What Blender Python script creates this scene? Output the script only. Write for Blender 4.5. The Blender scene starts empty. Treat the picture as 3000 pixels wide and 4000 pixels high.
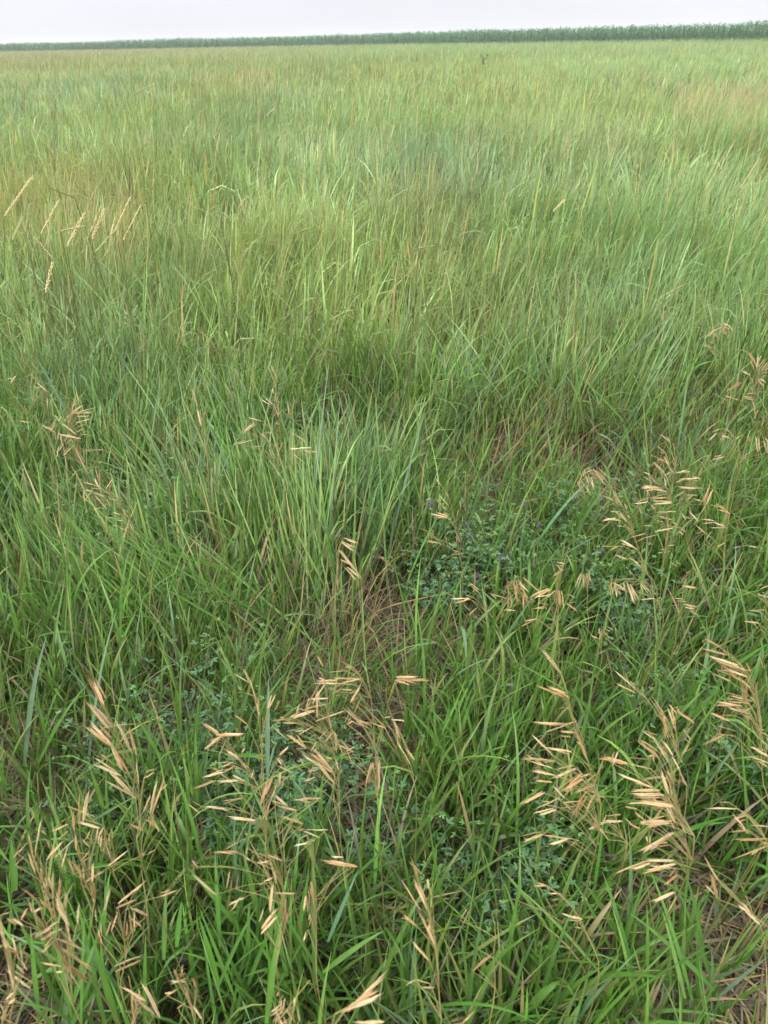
import bpy, math, random
import numpy as np
from mathutils import Vector, Matrix, Quaternion

random.seed(7)
rng = np.random.default_rng(11)
R = math.radians
sc = bpy.context.scene
col = sc.collection

# ------------------------------------------------------------------ camera
CAM = np.array([0.0, 0.0, 1.55])
PITCH, ROLL = R(33.77), R(1.4)
F = 2773.0                                            # focal length in pixels of the 3000 x 4000 frame
cam = bpy.data.cameras.new('camera')
cam.sensor_fit = 'VERTICAL'
cam.sensor_height = 24.0
cam.lens = 24.0 * F / 4000.0
cam.clip_start, cam.clip_end = 0.02, 6000.0
cam.dof.use_dof = True
cam.dof.focus_distance = 2.0
cam.dof.aperture_fstop = 7.0
camo = bpy.data.objects.new('camera', cam)
col.objects.link(camo)
camo.location = CAM
CROT = Matrix.Rotation(math.pi / 2 - PITCH, 3, 'X') @ Matrix.Rotation(-ROLL, 3, 'Z')
camo.rotation_euler = CROT.to_euler()
sc.camera = camo
CR = np.array(CROT)


def ray(u, v):
    d = CR @ np.array([(u - 1500.0) / F, (2000.0 - v) / F, -1.0])
    return d / np.linalg.norm(d)


def on_z(u, v, z):
    d = ray(u, v)
    return CAM + d * ((z - CAM[2]) / d[2])


# ------------------------------------------------------------------ world, sun, exposure
SUN_EL, SUN_AZ = R(58), R(215)
w = bpy.data.worlds.new('World')
sc.world = w
w.use_nodes = True
nt = w.node_tree
nt.nodes.clear()
wo = nt.nodes.new('ShaderNodeOutputWorld')
bg = nt.nodes.new('ShaderNodeBackground')
bg.inputs['Strength'].default_value = 0.1
sky = nt.nodes.new('ShaderNodeTexSky')
sky.sky_type = 'NISHITA'
sky.sun_disc = False
sky.sun_elevation = SUN_EL
sky.sun_rotation = SUN_AZ
sky.dust_density = 3.0
# an overcast veil: brighter overhead than at the horizon, faint soft cloud structure
tc = nt.nodes.new('ShaderNodeTexCoord')
sep = nt.nodes.new('ShaderNodeSeparateXYZ')
nt.links.new(tc.outputs['Generated'], sep.inputs[0])
ramp = nt.nodes.new('ShaderNodeValToRGB')
ramp.color_ramp.elements[0].position = 0.0
ramp.color_ramp.elements[0].color = (0.270, 0.268, 0.281, 1)
ramp.color_ramp.elements[1].position = 1.0
ramp.color_ramp.elements[1].color = (1.0, 1.0, 1.0, 1)
e = ramp.color_ramp.elements.new(0.05)
e.color = (0.258, 0.265, 0.290, 1)
e = ramp.color_ramp.elements.new(0.35)
e.color = (0.53, 0.54, 0.56, 1)
nt.links.new(sep.outputs['Z'], ramp.inputs[0])
mapn = nt.nodes.new('ShaderNodeMapping')
mapn.inputs['Scale'].default_value = (1.0, 1.0, 7.0)
nt.links.new(tc.outputs['Generated'], mapn.inputs[0])
cn = nt.nodes.new('ShaderNodeTexNoise')
cn.inputs['Scale'].default_value = 2.2
cn.inputs['Detail'].default_value = 3.0
nt.links.new(mapn.outputs[0], cn.inputs['Vector'])
mr = nt.nodes.new('ShaderNodeMapRange')
mr.inputs[1].default_value, mr.inputs[2].default_value = 0.3, 0.7
mr.inputs[3].default_value, mr.inputs[4].default_value = 19.6, 21.6
nt.links.new(cn.outputs['Fac'], mr.inputs[0])
sc1 = nt.nodes.new('ShaderNodeVectorMath')
sc1.operation = 'SCALE'
nt.links.new(ramp.outputs[0], sc1.inputs[0])
nt.links.new(mr.outputs[0], sc1.inputs['Scale'])
mx = nt.nodes.new('ShaderNodeMix')
mx.data_type = 'RGBA'
mx.inputs[0].default_value = 0.93
nt.links.new(sky.outputs[0], mx.inputs[6])
nt.links.new(sc1.outputs[0], mx.inputs[7])
nt.links.new(mx.outputs[2], bg.inputs['Color'])
nt.links.new(bg.outputs[0], wo.inputs[0])

sun = bpy.data.lights.new('sun', 'SUN')
sun.energy = 1.7
sun.angle = R(14)
sun.color = (1.0, 0.965, 0.9)
suno = bpy.data.objects.new('sun', sun)
col.objects.link(suno)
sd = Vector((math.sin(SUN_AZ) * math.cos(SUN_EL), math.cos(SUN_AZ) * math.cos(SUN_EL), math.sin(SUN_EL)))
suno.rotation_euler = sd.to_track_quat('Z', 'Y').to_euler()

sc.view_settings.view_transform = 'Standard'
sc.view_settings.look = 'None'
sc.view_settings.exposure = 0.80
sc.view_settings.gamma = 1.0
sc.cycles.max_bounces = 6
sc.cycles.diffuse_bounces = 2
sc.cycles.transmission_bounces = 4
sc.cycles.glossy_bounces = 2
sc.cycles.volume_bounces = 1
sc.cycles.use_denoising = True


# ------------------------------------------------------------------ small helpers
def tag(o, label=None, cat=None, group=None, kind=None):
    if label: o['label'] = label
    if cat: o['category'] = cat
    if group: o['group'] = group
    if kind: o['kind'] = kind
    return o


def empty(name, loc):
    o = bpy.data.objects.new(name, None)
    o.empty_display_size = 0.05
    o.location = loc
    col.objects.link(o)
    return o


def mesh_obj(name, V, Q, C=None, mat=None, parent=None, smooth=True):
    """V (n,3) points, Q (m,4) quads, C (n,3) point colours -> one linked mesh object"""
    me = make_mesh(name, V, Q, C, mat, smooth)
    o = bpy.data.objects.new(name, me)
    col.objects.link(o)
    if parent: o.parent = parent
    return o


def make_mesh(name, V, Q, C=None, mat=None, smooth=True):
    me = bpy.data.meshes.new(name)
    V = np.ascontiguousarray(V, dtype=np.float32)
    Q = np.ascontiguousarray(Q, dtype=np.int32)
    me.vertices.add(len(V))
    me.vertices.foreach_set('co', V.ravel())
    me.loops.add(Q.size)
    me.loops.foreach_set('vertex_index', Q.ravel())
    me.polygons.add(len(Q))
    me.polygons.foreach_set('loop_start', np.arange(0, Q.size, 4, dtype=np.int32))
    if C is not None:
        a = me.color_attributes.new('tint', 'FLOAT_COLOR', 'POINT')
        cc = np.ones((len(V), 4), np.float32)
        cc[:, :3] = C
        a.data.foreach_set('color', cc.ravel())
    me.update(calc_edges=True)
    me.polygons.foreach_set('use_smooth', np.full(len(Q), smooth, dtype=bool))
    if mat: me.materials.append(mat)
    return me


class Acc:
    """collects quad sheets with point colours"""
    def __init__(s): s.V, s.Q, s.C, s.n = [], [], [], 0
    def add(s, V, Q, C):
        s.V.append(V.astype(np.float32)); s.Q.append((Q + s.n).astype(np.int32)); s.C.append(C.astype(np.float32)); s.n += len(V)
    def get(s): return np.concatenate(s.V), np.concatenate(s.Q), np.concatenate(s.C)


def vnoise(x, y, scale, seed):
    g = np.random.default_rng(seed).random((256, 256))
    X, Y = x / scale + 1000.37, y / scale + 1000.71
    xi, yi = np.floor(X).astype(int), np.floor(Y).astype(int)
    fx, fy = X - xi, Y - yi
    fx, fy = fx * fx * (3 - 2 * fx), fy * fy * (3 - 2 * fy)
    a = g[xi % 256, yi % 256]; b = g[(xi + 1) % 256, yi % 256]
    c = g[xi % 256, (yi + 1) % 256]; d = g[(xi + 1) % 256, (yi + 1) % 256]
    return (a * (1 - fx) + b * fx) * (1 - fy) + (c * (1 - fx) + d * fx) * fy


def fbm(x, y, scale, seed):
    return (vnoise(x, y, scale, seed) * .55 + vnoise(x, y, scale * .47, seed + 1) * .3 + vnoise(x, y, scale * .21, seed + 2) * .15)


# ------------------------------------------------------------------ materials
def leaf_mat(name, trans=0.35, rough=0.45, spec=0.35, vein=0.16, nscale=60.0):
    m = bpy.data.materials.new(name)
    m.use_nodes = True
    t = m.node_tree
    t.nodes.clear()
    out = t.nodes.new('ShaderNodeOutputMaterial')
    at = t.nodes.new('ShaderNodeAttribute'); at.attribute_name = 'tint'
    tcn = t.nodes.new('ShaderNodeTexCoord')
    no = t.nodes.new('ShaderNodeTexNoise'); no.inputs['Scale'].default_value = nscale; no.inputs['Detail'].default_value = 2.0
    t.links.new(tcn.outputs['Object'], no.inputs['Vector'])
    rg = t.nodes.new('ShaderNodeMapRange')
    rg.inputs[1].default_value, rg.inputs[2].default_value = 0.25, 0.75
    rg.inputs[3].default_value, rg.inputs[4].default_value = 1 - vein, 1 + vein
    t.links.new(no.outputs['Fac'], rg.inputs[0])
    vm = t.nodes.new('ShaderNodeVectorMath'); vm.operation = 'SCALE'
    t.links.new(at.outputs['Color'], vm.inputs[0]); t.links.new(rg.outputs[0], vm.inputs['Scale'])
    p = t.nodes.new('ShaderNodeBsdfPrincipled')
    p.inputs['Roughness'].default_value = rough
    p.inputs['Specular IOR Level'].default_value = spec
    t.links.new(vm.outputs[0], p.inputs['Base Color'])
    tr = t.nodes.new('ShaderNodeBsdfTranslucent')
    hs = t.nodes.new('ShaderNodeVectorMath'); hs.operation = 'MULTIPLY'
    hs.inputs[1].default_value = (1.25, 1.25, 0.7)
    t.links.new(vm.outputs[0], hs.inputs[0]); t.links.new(hs.outputs[0], tr.inputs['Color'])
    ms = t.nodes.new('ShaderNodeMixShader'); ms.inputs[0].default_value = trans
    t.links.new(p.outputs[0], ms.inputs[1]); t.links.new(tr.outputs[0], ms.inputs[2])
    t.links.new(ms.outputs[0], out.inputs[0])
    return m


M_GRASS = leaf_mat('grass_leaf', 0.34, 0.42, 0.38, 0.15, 45.0)
M_DEAD = leaf_mat('dead_leaf', 0.2, 0.7, 0.2, 0.25, 40.0)
M_SEED = leaf_mat('seed_husk', 0.18, 0.55, 0.25, 0.22, 300.0)
M_STEM = leaf_mat('stalk', 0.05, 0.5, 0.3, 0.15, 60.0)
M_CLOVER = leaf_mat('alfalfa_leaf', 0.28, 0.55, 0.25, 0.18, 120.0)
M_CORN = leaf_mat('corn_leaf', 0.3, 0.45, 0.35, 0.2, 1.5)

g = bpy.data.materials.new('soil')
g.use_nodes = True
t = g.node_tree
p = t.nodes['Principled BSDF']
p.inputs['Roughness'].default_value = 0.95
tcn = t.nodes.new('ShaderNodeTexCoord')
n1 = t.nodes.new('ShaderNodeTexNoise'); n1.inputs['Scale'].default_value = 9.0; n1.inputs['Detail'].default_value = 8.0
t.links.new(tcn.outputs['Object'], n1.inputs['Vector'])
rp = t.nodes.new('ShaderNodeValToRGB')
rp.color_ramp.elements[0].position, rp.color_ramp.elements[1].position = 0.3, 0.72
rp.color_ramp.elements[0].color = (0.030, 0.026, 0.016, 1)
rp.color_ramp.elements[1].color = (0.085, 0.078, 0.042, 1)
t.links.new(n1.outputs['Fac'], rp.inputs[0]); t.links.new(rp.outputs[0], p.inputs['Base Color'])
bp = t.nodes.new('ShaderNodeBump'); bp.inputs['Strength'].default_value = 0.6; bp.inputs['Distance'].default_value = 0.02
t.links.new(n1.outputs['Fac'], bp.inputs['Height']); t.links.new(bp.outputs[0], p.inputs['Normal'])

# ------------------------------------------------------------------ ground
S = 1500.0
xs = np.concatenate([[-S, -400, -60], np.linspace(-6, 6, 25), [60, 400, S]])
ys = np.concatenate([[-400, -20], np.linspace(-2, 10, 25), [60, 400, S]])
gx, gy = np.meshgrid(xs, ys, indexing='ij')
near = np.clip(1 - np.hypot(gx, gy - 3) / 9, 0, 1)
gz = (fbm(gx, gy, 1.3, 5) - .5) * .06 * near
GV = np.stack([gx.ravel(), gy.ravel(), gz.ravel() - 0.01], 1)
ni, nj = gx.shape
ii, jj = np.meshgrid(np.arange(ni - 1), np.arange(nj - 1), indexing='ij')
b0 = (ii * nj + jj).ravel()
GQ = np.stack([b0, b0 + nj, b0 + nj + 1, b0 + 1], 1)
gnd = mesh_obj('ground', GV, GQ, None, g)
tag(gnd, kind='structure')


# ------------------------------------------------------------------ blades
def ribbons(acc, P, az, th0, bend, L, W, nseg, c0, c1, power=1.6, fold=0.0, prof='leaf', twist=None, kink=None):
    """N grass blades: start points P, azimuth az, tilt from the vertical th0 growing by bend towards the tip."""
    N = len(P)
    if N == 0: return
    s = np.linspace(0, 1, nseg + 1)
    th = th0[:, None] + bend[:, None] * s[None] ** power
    if kink is not None:
        th = th + kink[1][:, None] * (1 / (1 + np.exp(-(s[None] - kink[0][:, None]) * 25)))
    thm = (th[:, 1:] + th[:, :-1]) / 2
    ds = (L / nseg)[:, None]
    hx = np.concatenate([np.zeros((N, 1)), np.cumsum(np.sin(thm) * ds, 1)], 1)
    hz = np.concatenate([np.zeros((N, 1)), np.cumsum(np.cos(thm) * ds, 1)], 1)
    wob = 0.03 * L[:, None] * np.sin(s[None] * 3 + rng.random((N, 1)) * 6.28) * s[None]
    ca, sa = np.cos(az)[:, None], np.sin(az)[:, None]
    X = P[:, 0:1] + hx * ca - wob * sa
    Y = P[:, 1:2] + hx * sa + wob * ca
    Z = np.maximum(P[:, 2:3] + hz, 0.004)
    if prof == 'leaf':
        pw = (0.55 + 0.45 * np.minimum(1, s / 0.25)) * (1 - s ** 2.6) ** 0.9
        pw = np.maximum(pw, 0.03)
    elif prof == 'stem':
        pw = np.linspace(1, 0.7, nseg + 1)
    else:                                             # seed head: thin culm, thick top
        pw = np.where(s < 0.8, 0.28, 1.0) * np.where(s > 0.98, 0.25, 1.0)
    if twist is None: twist = rng.normal(0, 0.5, N)
    tw = twist[:, None] * (0.3 + s[None])
    ct, st = np.cos(tw), np.sin(tw)
    # side vector: horizontal across the blade, turned about the tangent
    nx, nz = -np.cos(th), np.sin(th)                  # blade normal in the (h, z) plane
    sx = -sa * ct + nx * ca * st
    sy = ca * ct + nx * sa * st
    sz = nz * st
    hw = (W[:, None] * pw[None]) / 2
    k = 3 if fold > 0 else 2
    V = np.empty((N, nseg + 1, k, 3))
    V[:, :, 0, 0], V[:, :, 0, 1], V[:, :, 0, 2] = X - sx * hw, Y - sy * hw, Z - sz * hw
    V[:, :, k - 1, 0], V[:, :, k - 1, 1], V[:, :, k - 1, 2] = X + sx * hw, Y + sy * hw, Z + sz * hw
    if k == 3:
        mx_, my_, mz_ = nx * ca * ct + sa * st, nx * sa * ct - ca * st, nz * ct
        V[:, :, 1, 0], V[:, :, 1, 1], V[:, :, 1, 2] = X - mx_ * hw * fold, Y - my_ * hw * fold, Z - mz_ * hw * fold
    C = c0[:, None, :] * (1 - s[None, :, None]) + c1[:, None, :] * s[None, :, None]
    C = np.repeat(C[:, :, None, :], k, 2)
    if k == 3: C[:, :, 1, :] *= 1.12
    r = np.arange(nseg)[:, None] * k + np.arange(k - 1)[None]
    q = np.stack([r, r + 1, r + 1 + k, r + k], -1).reshape(-1, 4)
    Q = (np.arange(N)[:, None, None] * ((nseg + 1) * k) + q[None]).reshape(-1, 4)
    acc.add(V.reshape(-1, 3), Q, np.clip(C.reshape(-1, 3), 0.002, 0.9))


# colour families (linear albedo)
LUSH = np.array([0.058, 0.136, 0.020])
BLUE = np.array([0.122, 0.205, 0.118])
YELL = np.array([0.205, 0.258, 0.078])
PALE = np.array([0.205, 0.310, 0.140])  # far grass green, with the whitish reflection on the blades put into the colour
OLIV = np.array([0.120, 0.165, 0.050])
TAN = np.array([0.36, 0.265, 0.135])
ROSE = np.array([0.27, 0.20, 0.125])
GREY = np.array([0.14, 0.122, 0.085])

# stands of one kind of grass: (picture x, picture y of the stand, half sizes, colour, weight); put on the ground once
PATCH = []


def patch(u, v, ru, rv, c, wt, z=0.55):
    a = on_z(u, v, z); b = on_z(u + ru, v, z); f1 = on_z(u, v - rv, z); f2 = on_z(u, v + rv, z)
    PATCH.append((a[0], a[1], abs(b[0] - a[0]), max(.15, (abs(f1[1] - a[1]) + abs(f2[1] - a[1])) / 2), c, wt))


patch(150, 215, 700, 40, ROSE, .5)
patch(1150, 260, 350, 40, OLIV, .5)
patch(900, 290, 130, 40, YELL, .6)
patch(250, 330, 420, 60, BLUE, .45)
patch(150, 640, 500, 150, YELL * .85 + TAN * .18, .5)
patch(1000, 400, 230, 70, BLUE * .85, .5)
patch(1700, 250, 500, 50, YELL, .5)
patch(2250, 380, 500, 90, YELL, .45)
patch(2850, 340, 250, 70, ROSE, .3)
patch(1700, 560, 260, 120, BLUE * .85, .6)
patch(1900, 500, 120, 60, GREY * 1.2, .25)
patch(2350, 520, 180, 50, GREY * 1.3, .25)
patch(1250, 850, 620, 230, YELL, .5)
patch(700, 800, 350, 150, YELL, .5)
patch(2500, 800, 480, 180, LUSH * 1.15, .5)
patch(1650, 700, 180, 130, GREY * 1.2, .25)
patch(1500, 1080, 300, 90, YELL, .45)
patch(2100, 1100, 350, 180, OLIV, .5)
patch(500, 900, 300, 120, BLUE, .5)
patch(2350, 980, 250, 80, BLUE, .4)
patch(300, 1250, 300, 150, BLUE, .4)
patch(1300, 1600, 250, 250, BLUE, .35)
patch(2600, 1450, 300, 200, OLIV, .4)


def tint(x, y, base):
    c = np.repeat(base[None], len(x), 0).astype(float) if base.ndim == 1 else base.copy()
    for (px, py, rx, ry, pc, wt) in PATCH:
        k = wt * np.exp(-(((x - px) / rx) ** 2 + ((y - py) / ry) ** 2) ** 1.2)
        k = np.clip(k * (0.55 + 0.9 * vnoise(x, y, max(.08, .3 * min(rx, ry)), 77)), 0, 1)[:, None]
        c = c * (1 - k) + pc[None] * k
    return c


BARE = []                                              # places where the green thins out and brown stems show


def bare(u, v, ru, rv, wt):
    a = on_z(u, v, 0.05); b = on_z(u + ru, v, 0.05); f1 = on_z(u, v - rv, 0.05); f2 = on_z(u, v + rv, 0.05)
    BARE.append((a[0], a[1], abs(b[0] - a[0]), (abs(f1[1] - a[1]) + abs(f2[1] - a[1])) / 2, wt))


bare(1350, 2540, 300, 150, 1.0)
bare(1420, 2640, 200, 80, .55)
bare(1150, 2750, 220, 120, .6)
bare(1950, 1850, 340, 140, 1.2)
bare(1350, 1780, 200, 110, .8)
bare(600, 2480, 350, 130, .5)
bare(2750, 1750, 300, 120, .7)
bare(2900, 1500, 200, 120, .5)
bare(1800, 3620, 230, 130, .3)
bare(1480, 3420, 150, 100, .4)
bare(1780, 2180, 200, 110, .4)
bare(2950, 2250, 180, 120, .5)


CLOVER = [(1850, 3480, .10), (1130, 3120, .10), (950, 3180, .09), (720, 2860, .10), (600, 2000, .17), (440, 2060, .14), (330, 1950, .10), (1850, 2180, .08), (1980, 2230, .08),
          (1720, 2300, .07), (2120, 2200, .08), (2280, 2060, .12), (2430, 2400, .13), (2520, 2780, .08), (2900, 2800, .1), (1250, 3010, .07), (740, 1880, .07)]


def clover(x, y):
    k = np.zeros(len(x))
    for (u, v, r_) in CLOVER:
        p_ = on_z(u, v, .10)
        k = np.maximum(k, np.exp(-(((x - p_[0]) ** 2 + (y - p_[1] + r_ * .5) ** 2) / r_ ** 2) ** 1.5))
    return k


def bareness(x, y):
    k = np.zeros(len(x))
    for (px, py, rx, ry, wt) in BARE:
        k = np.maximum(k, wt * np.exp(-(((x - px) / rx) ** 2 + ((y - py) / ry) ** 2) ** 1.3))
    return np.clip(k * (.6 + .8 * vnoise(x, y, .12, 31)), 0, 1)


def tall_edge(x):
    """distance from the camera at which the tall stand begins"""
    e = 1.72 + 1.05 / (1 + np.exp(-(x - 0.36) * 9)) - .25 * np.clip(-x - .5, 0, 1)
    return e + (vnoise(x, x * 0 + 3, .35, 8) - .5) * .5


def wedge(y0, y1, dens, marg=.55):
    """random points of even density between two distances inside the view's spread (with room at the sides)"""
    a = lambda y: 0.64 * y + marg
    area = (a(y0) + a(y1)) * (y1 - y0)
    n = int(area * dens)
    y = rng.uniform(y0, y1, int(n * 2.1))
    y = y[rng.random(len(y)) < a(y) / a(y1)][:n]
    x = rng.uniform(-1, 1, len(y)) * a(y)
    return x, y


def wind(x, y):
    """azimuth and strength of the lean of the stand"""
    ax = np.full(len(x), R(15.0)) + (vnoise(x, y, 1.5, 21) - .5) * 2.6
    st = .07 + .12 * vnoise(x, y, .7, 22)
    left = np.exp(-(((x + .75) / .7) ** 2 + ((y - 2.0) / .75) ** 2))   # a sheaf pushed over to the left
    ax = ax * (1 - left) + R(150) * left
    st = st + left * .35
    return ax, st


def jit(c, amt=.16, hue=.08):
    n = len(c)
    return c * np.exp(rng.normal(0, amt, (n, 1))) * np.exp(rng.normal(0, hue, (n, 3)))


G, D = Acc(), Acc()

# --- leafy tillers close by: a short stem with leaves in two ranks
x, y = wedge(0.05, 3.4, 1750, .55)
dn = fbm(x, y, .22, 40)
keep = (rng.random(len(x)) < np.clip((dn - .30) * 3.6, .08, 1)) & (rng.random(len(x)) > bareness(x, y) * .85) & (rng.random(len(x)) > clover(x, y) * .9)
x, y = x[keep], y[keep]
n = len(x)
ax, st = wind(x, y)
front = y < tall_edge(x)
hs = np.where(front, rng.uniform(.10, .30, n), rng.uniform(.15, .36, n)) * (.75 + .5 * vnoise(x, y, .3, 41))
az = ax + rng.normal(0, .9, n)
tl = np.abs(rng.normal(0, .16, n)) + st * .8
base = tint(x, y, LUSH) * .75 + LUSH * .25
base = jit(base, .26, .06)
yel = rng.random(n) < .13
base[yel] = base[yel] * .5 + YELL * .5
blu = rng.random(n) < .08
base[blu] = base[blu] * .4 + BLUE * .6
P0 = np.stack([x, y, np.zeros(n)], 1)
ribbons(G, P0, az, tl, tl * .3, hs, rng.uniform(.002, .0035, n), 3, base * .9 + TAN * .05, base, prof='stem')
for j in range(5):
    fr = (.25 + .19 * j) + rng.normal(0, .05, n)
    fr = np.clip(fr, .08, 1)
    t_ = tl * (1 + .15 * fr)
    P = P0 + np.stack([np.cos(az) * np.sin(t_) * hs * fr, np.sin(az) * np.sin(t_) * hs * fr, np.cos(t_) * hs * fr], 1)
    la = az * 0 + rng.uniform(0, 6.28, n) if j == 0 else la + math.pi + rng.normal(0, .5, n)
    # leaves also follow the lean
    lx = np.cos(la) * .75 + np.cos(ax) * st * 2.0
    ly = np.sin(la) * .75 + np.sin(ax) * st * 2.0
    az_ = np.arctan2(ly, lx)
    L = rng.uniform(.10, .29, n) * (1.0 if j < 4 else .75) * (.7 + .5 * vnoise(x, y, .25, 43))
    Wd = rng.uniform(.0030, .0095, n) * (.7 + .5 * vnoise(x, y, .4, 44))
    th0 = rng.uniform(.15, .65, n) * (1.0 if j < 4 else .6)
    bd = np.abs(rng.normal(.35, .45, n))
    lo = j < 2
    cc = jit(base, .10, .05)
    if lo:                                            # lowest leaves are partly withered
        wv = rng.random(n) < .35
        cc[wv] = jit(np.repeat(GREY[None], wv.sum(), 0), .25, .06)
    tip = cc * 1.12
    ty = rng.random(n) < .07
    tip[ty] = TAN * .9
    ok = rng.random(n) < (.9 if j < 4 else .8)
    kk = (rng.uniform(.3, .8, n), np.where(rng.random(n) < .10, rng.uniform(.8, 1.8, n), 0))
    ribbons(G, P[ok], az_[ok], th0[ok], bd[ok], L[ok], Wd[ok], 6, cc[ok], tip[ok], fold=.28, kink=(kk[0][ok], kk[1][ok]))

# --- the tall stand from a couple of metres on: tussocks of long narrow blades
def stand(y0, y1, clumps, per, nseg, wmul, hmul=1.0, fold=0.0, edge=True):
    cx, cy = wedge(y0, y1, clumps, .8)
    if edge:
        k = cy > tall_edge(cx)
        cx, cy = cx[k], cy[k]
        k = (rng.random(len(cx)) > bareness(cx, cy) * .75) & (rng.random(len(cx)) > clover(cx, cy) * .85)
        cx, cy = cx[k], cy[k]
    k = rng.random(len(cx)) < np.clip((fbm(cx, cy, .55 + y0 * .06, 57) - .25) * 3.2, .15 if y0 < 2 else .45, 1)
    cx, cy = cx[k], cy[k]
    m = len(cx)
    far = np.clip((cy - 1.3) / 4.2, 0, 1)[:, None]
    cc = tint(cx, cy, (LUSH * .80 + YELL * .30)[None] * (1 - far) + (PALE * .88 + YELL * .20)[None] * far)  # brighter with distance: the far field's extra light is painted into the blade colour
    cc = jit(cc, .18, .055)
    kind = rng.random(m)
    hh = hmul * (.55 + .35 * fbm(cx, cy, 1.2, 51)) * rng.uniform(.8, 1.15, m)
    ww = np.where(kind < .3, 1.5, 1.0)
    cr = rng.normal(0, 1, m)
    i = np.repeat(np.arange(m), per)
    n = len(i)
    rad = np.abs(rng.normal(0, .045, n)); an = rng.uniform(0, 6.28, n)
    x, y = cx[i] + np.cos(an) * rad, cy[i] + np.sin(an) * rad
    ax, st = wind(x, y)
    # spread outwards from the tussock plus the common lean
    lx = np.cos(an) * rng.uniform(0, .36, n) + np.cos(ax) * st
    ly = np.sin(an) * rng.uniform(0, .36, n) + np.sin(ax) * st
    th = np.hypot(lx, ly) * rng.uniform(.4, 1.25, n) + np.abs(rng.normal(0, .05, n))
    az = np.arctan2(ly, lx)
    L = hh[i] * rng.uniform(.5, 1.1, n)
    W = np.where(rng.random(n) < .25, rng.uniform(.007, .0115, n), rng.uniform(.0026, .0066, n)) * wmul * ww[i]
    c = jit(cc[i], .22, .045)
    dead = rng.random(n) < .06
    c[dead] = jit(np.repeat((TAN * .8 + YELL * .25)[None], dead.sum(), 0), .2, .04)
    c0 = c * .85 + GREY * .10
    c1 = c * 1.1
    bd = np.where(rng.random(n) < .28, np.abs(rng.normal(.9, .5, n)), np.abs(rng.normal(.14, .25, n)))
    kk = (rng.uniform(.4, .85, n), np.where(rng.random(n) < .13, rng.uniform(.6, 1.9, n), 0))
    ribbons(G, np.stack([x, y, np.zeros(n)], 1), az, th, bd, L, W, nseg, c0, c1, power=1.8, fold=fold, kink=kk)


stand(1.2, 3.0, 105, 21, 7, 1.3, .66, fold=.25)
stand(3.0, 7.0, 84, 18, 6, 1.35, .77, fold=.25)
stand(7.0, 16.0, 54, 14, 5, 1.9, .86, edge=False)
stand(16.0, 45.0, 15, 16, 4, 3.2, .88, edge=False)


# corn edge: a straight line running away to the left
EDGE = np.array([(-300.0, 250.0), (-100.0, 185.0), (0.0, 130.0), (40.0, 77.0), (72.0, 30.0)])


def corn_side(x, y):
    return (y - np.interp(x, EDGE[:, 0], EDGE[:, 1])) * .7


x, y = wedge(45.0, 200.0, 17, 3)
k = corn_side(x, y) < -1.0
x, y = x[k], y[k]
n = len(x)
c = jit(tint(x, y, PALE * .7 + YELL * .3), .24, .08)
ax, st = wind(x, y)
ribbons(G, np.stack([x, y, np.zeros(n)], 1), ax + rng.normal(0, .6, n), st * rng.uniform(.3, 1.5, n), np.abs(rng.normal(.3, .3, n)),
        rng.uniform(.5, 1.0, n), rng.uniform(.016, .04, n), 3, c * .85, c * 1.08)

# --- flowering culms with thin pale heads standing over the stand, too many to count
for (y0, y1, dens, wm) in ((3.2, 8, 9, 1.0), (8, 20, 9, 1.3), (20, 60, 3.2, 2.4), (60, 190, .55, 5.0)):
    x, y = wedge(y0, y1, dens, 1.0)
    k = (corn_side(x, y) < -1) & (rng.random(len(x)) < .25 + 1.3 * fbm(x, y, 2.5 + y0 * .2, 63) ** 2)
    x, y = x[k], y[k]
    n = len(x)
    ax, st = wind(x, y)
    c = jit(np.repeat((YELL * .8 + TAN * .65)[None], n, 0), .18, .05)
    ribbons(G, np.stack([x, y, np.zeros(n)], 1), ax + rng.normal(0, .5, n), st * .5 * rng.uniform(.2, 1.6, n), np.abs(rng.normal(.15, .2, n)),
            rng.uniform(.70, 1.0, n), rng.uniform(.0042, .0075, n) * wm, 10, OLIV[None] * 1.1 + c * .15, c, prof='spike')
# the reddish brown seed haze far off at the left and at the right edge
for (u, v, ru, rv, num) in ((250, 212, 900, 45, 9000), (2850, 350, 260, 90, 900), (900, 290, 150, 40, 500), (170, 720, 300, 140, 650), (60, 1100, 120, 200, 60)):
    a = on_z(u, v, .8); b = on_z(u + ru, v, .8); f1 = on_z(u, v - rv * .75, .8); f2 = on_z(u, v + rv, .8)
    x = a[0] + rng.uniform(-1, 1, num) * abs(b[0] - a[0])
    y = rng.uniform(f2[1], min(f1[1], 170), num)
    x = x * y / a[1]
    k = (corn_side(x, y) < -1) & (vnoise(x, y, 2.0, 90) > .35)
    x, y = x[k], y[k]
    n = len(x)
    c = jit(np.repeat((ROSE * .6 + TAN * .4 + PALE * .3)[None], n, 0), .2, .06)
    ax, st = wind(x, y)
    ribbons(G, np.stack([x, y, np.zeros(n)], 1), ax + rng.normal(0, .6, n), st * rng.uniform(.2, 1.2, n), np.abs(rng.normal(.3, .3, n)),
            rng.uniform(.7, .95, n), .0042 * np.maximum(1, y / 9), 8, OLIV[None] * .9 + c * .2, c, prof='spike')

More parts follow.
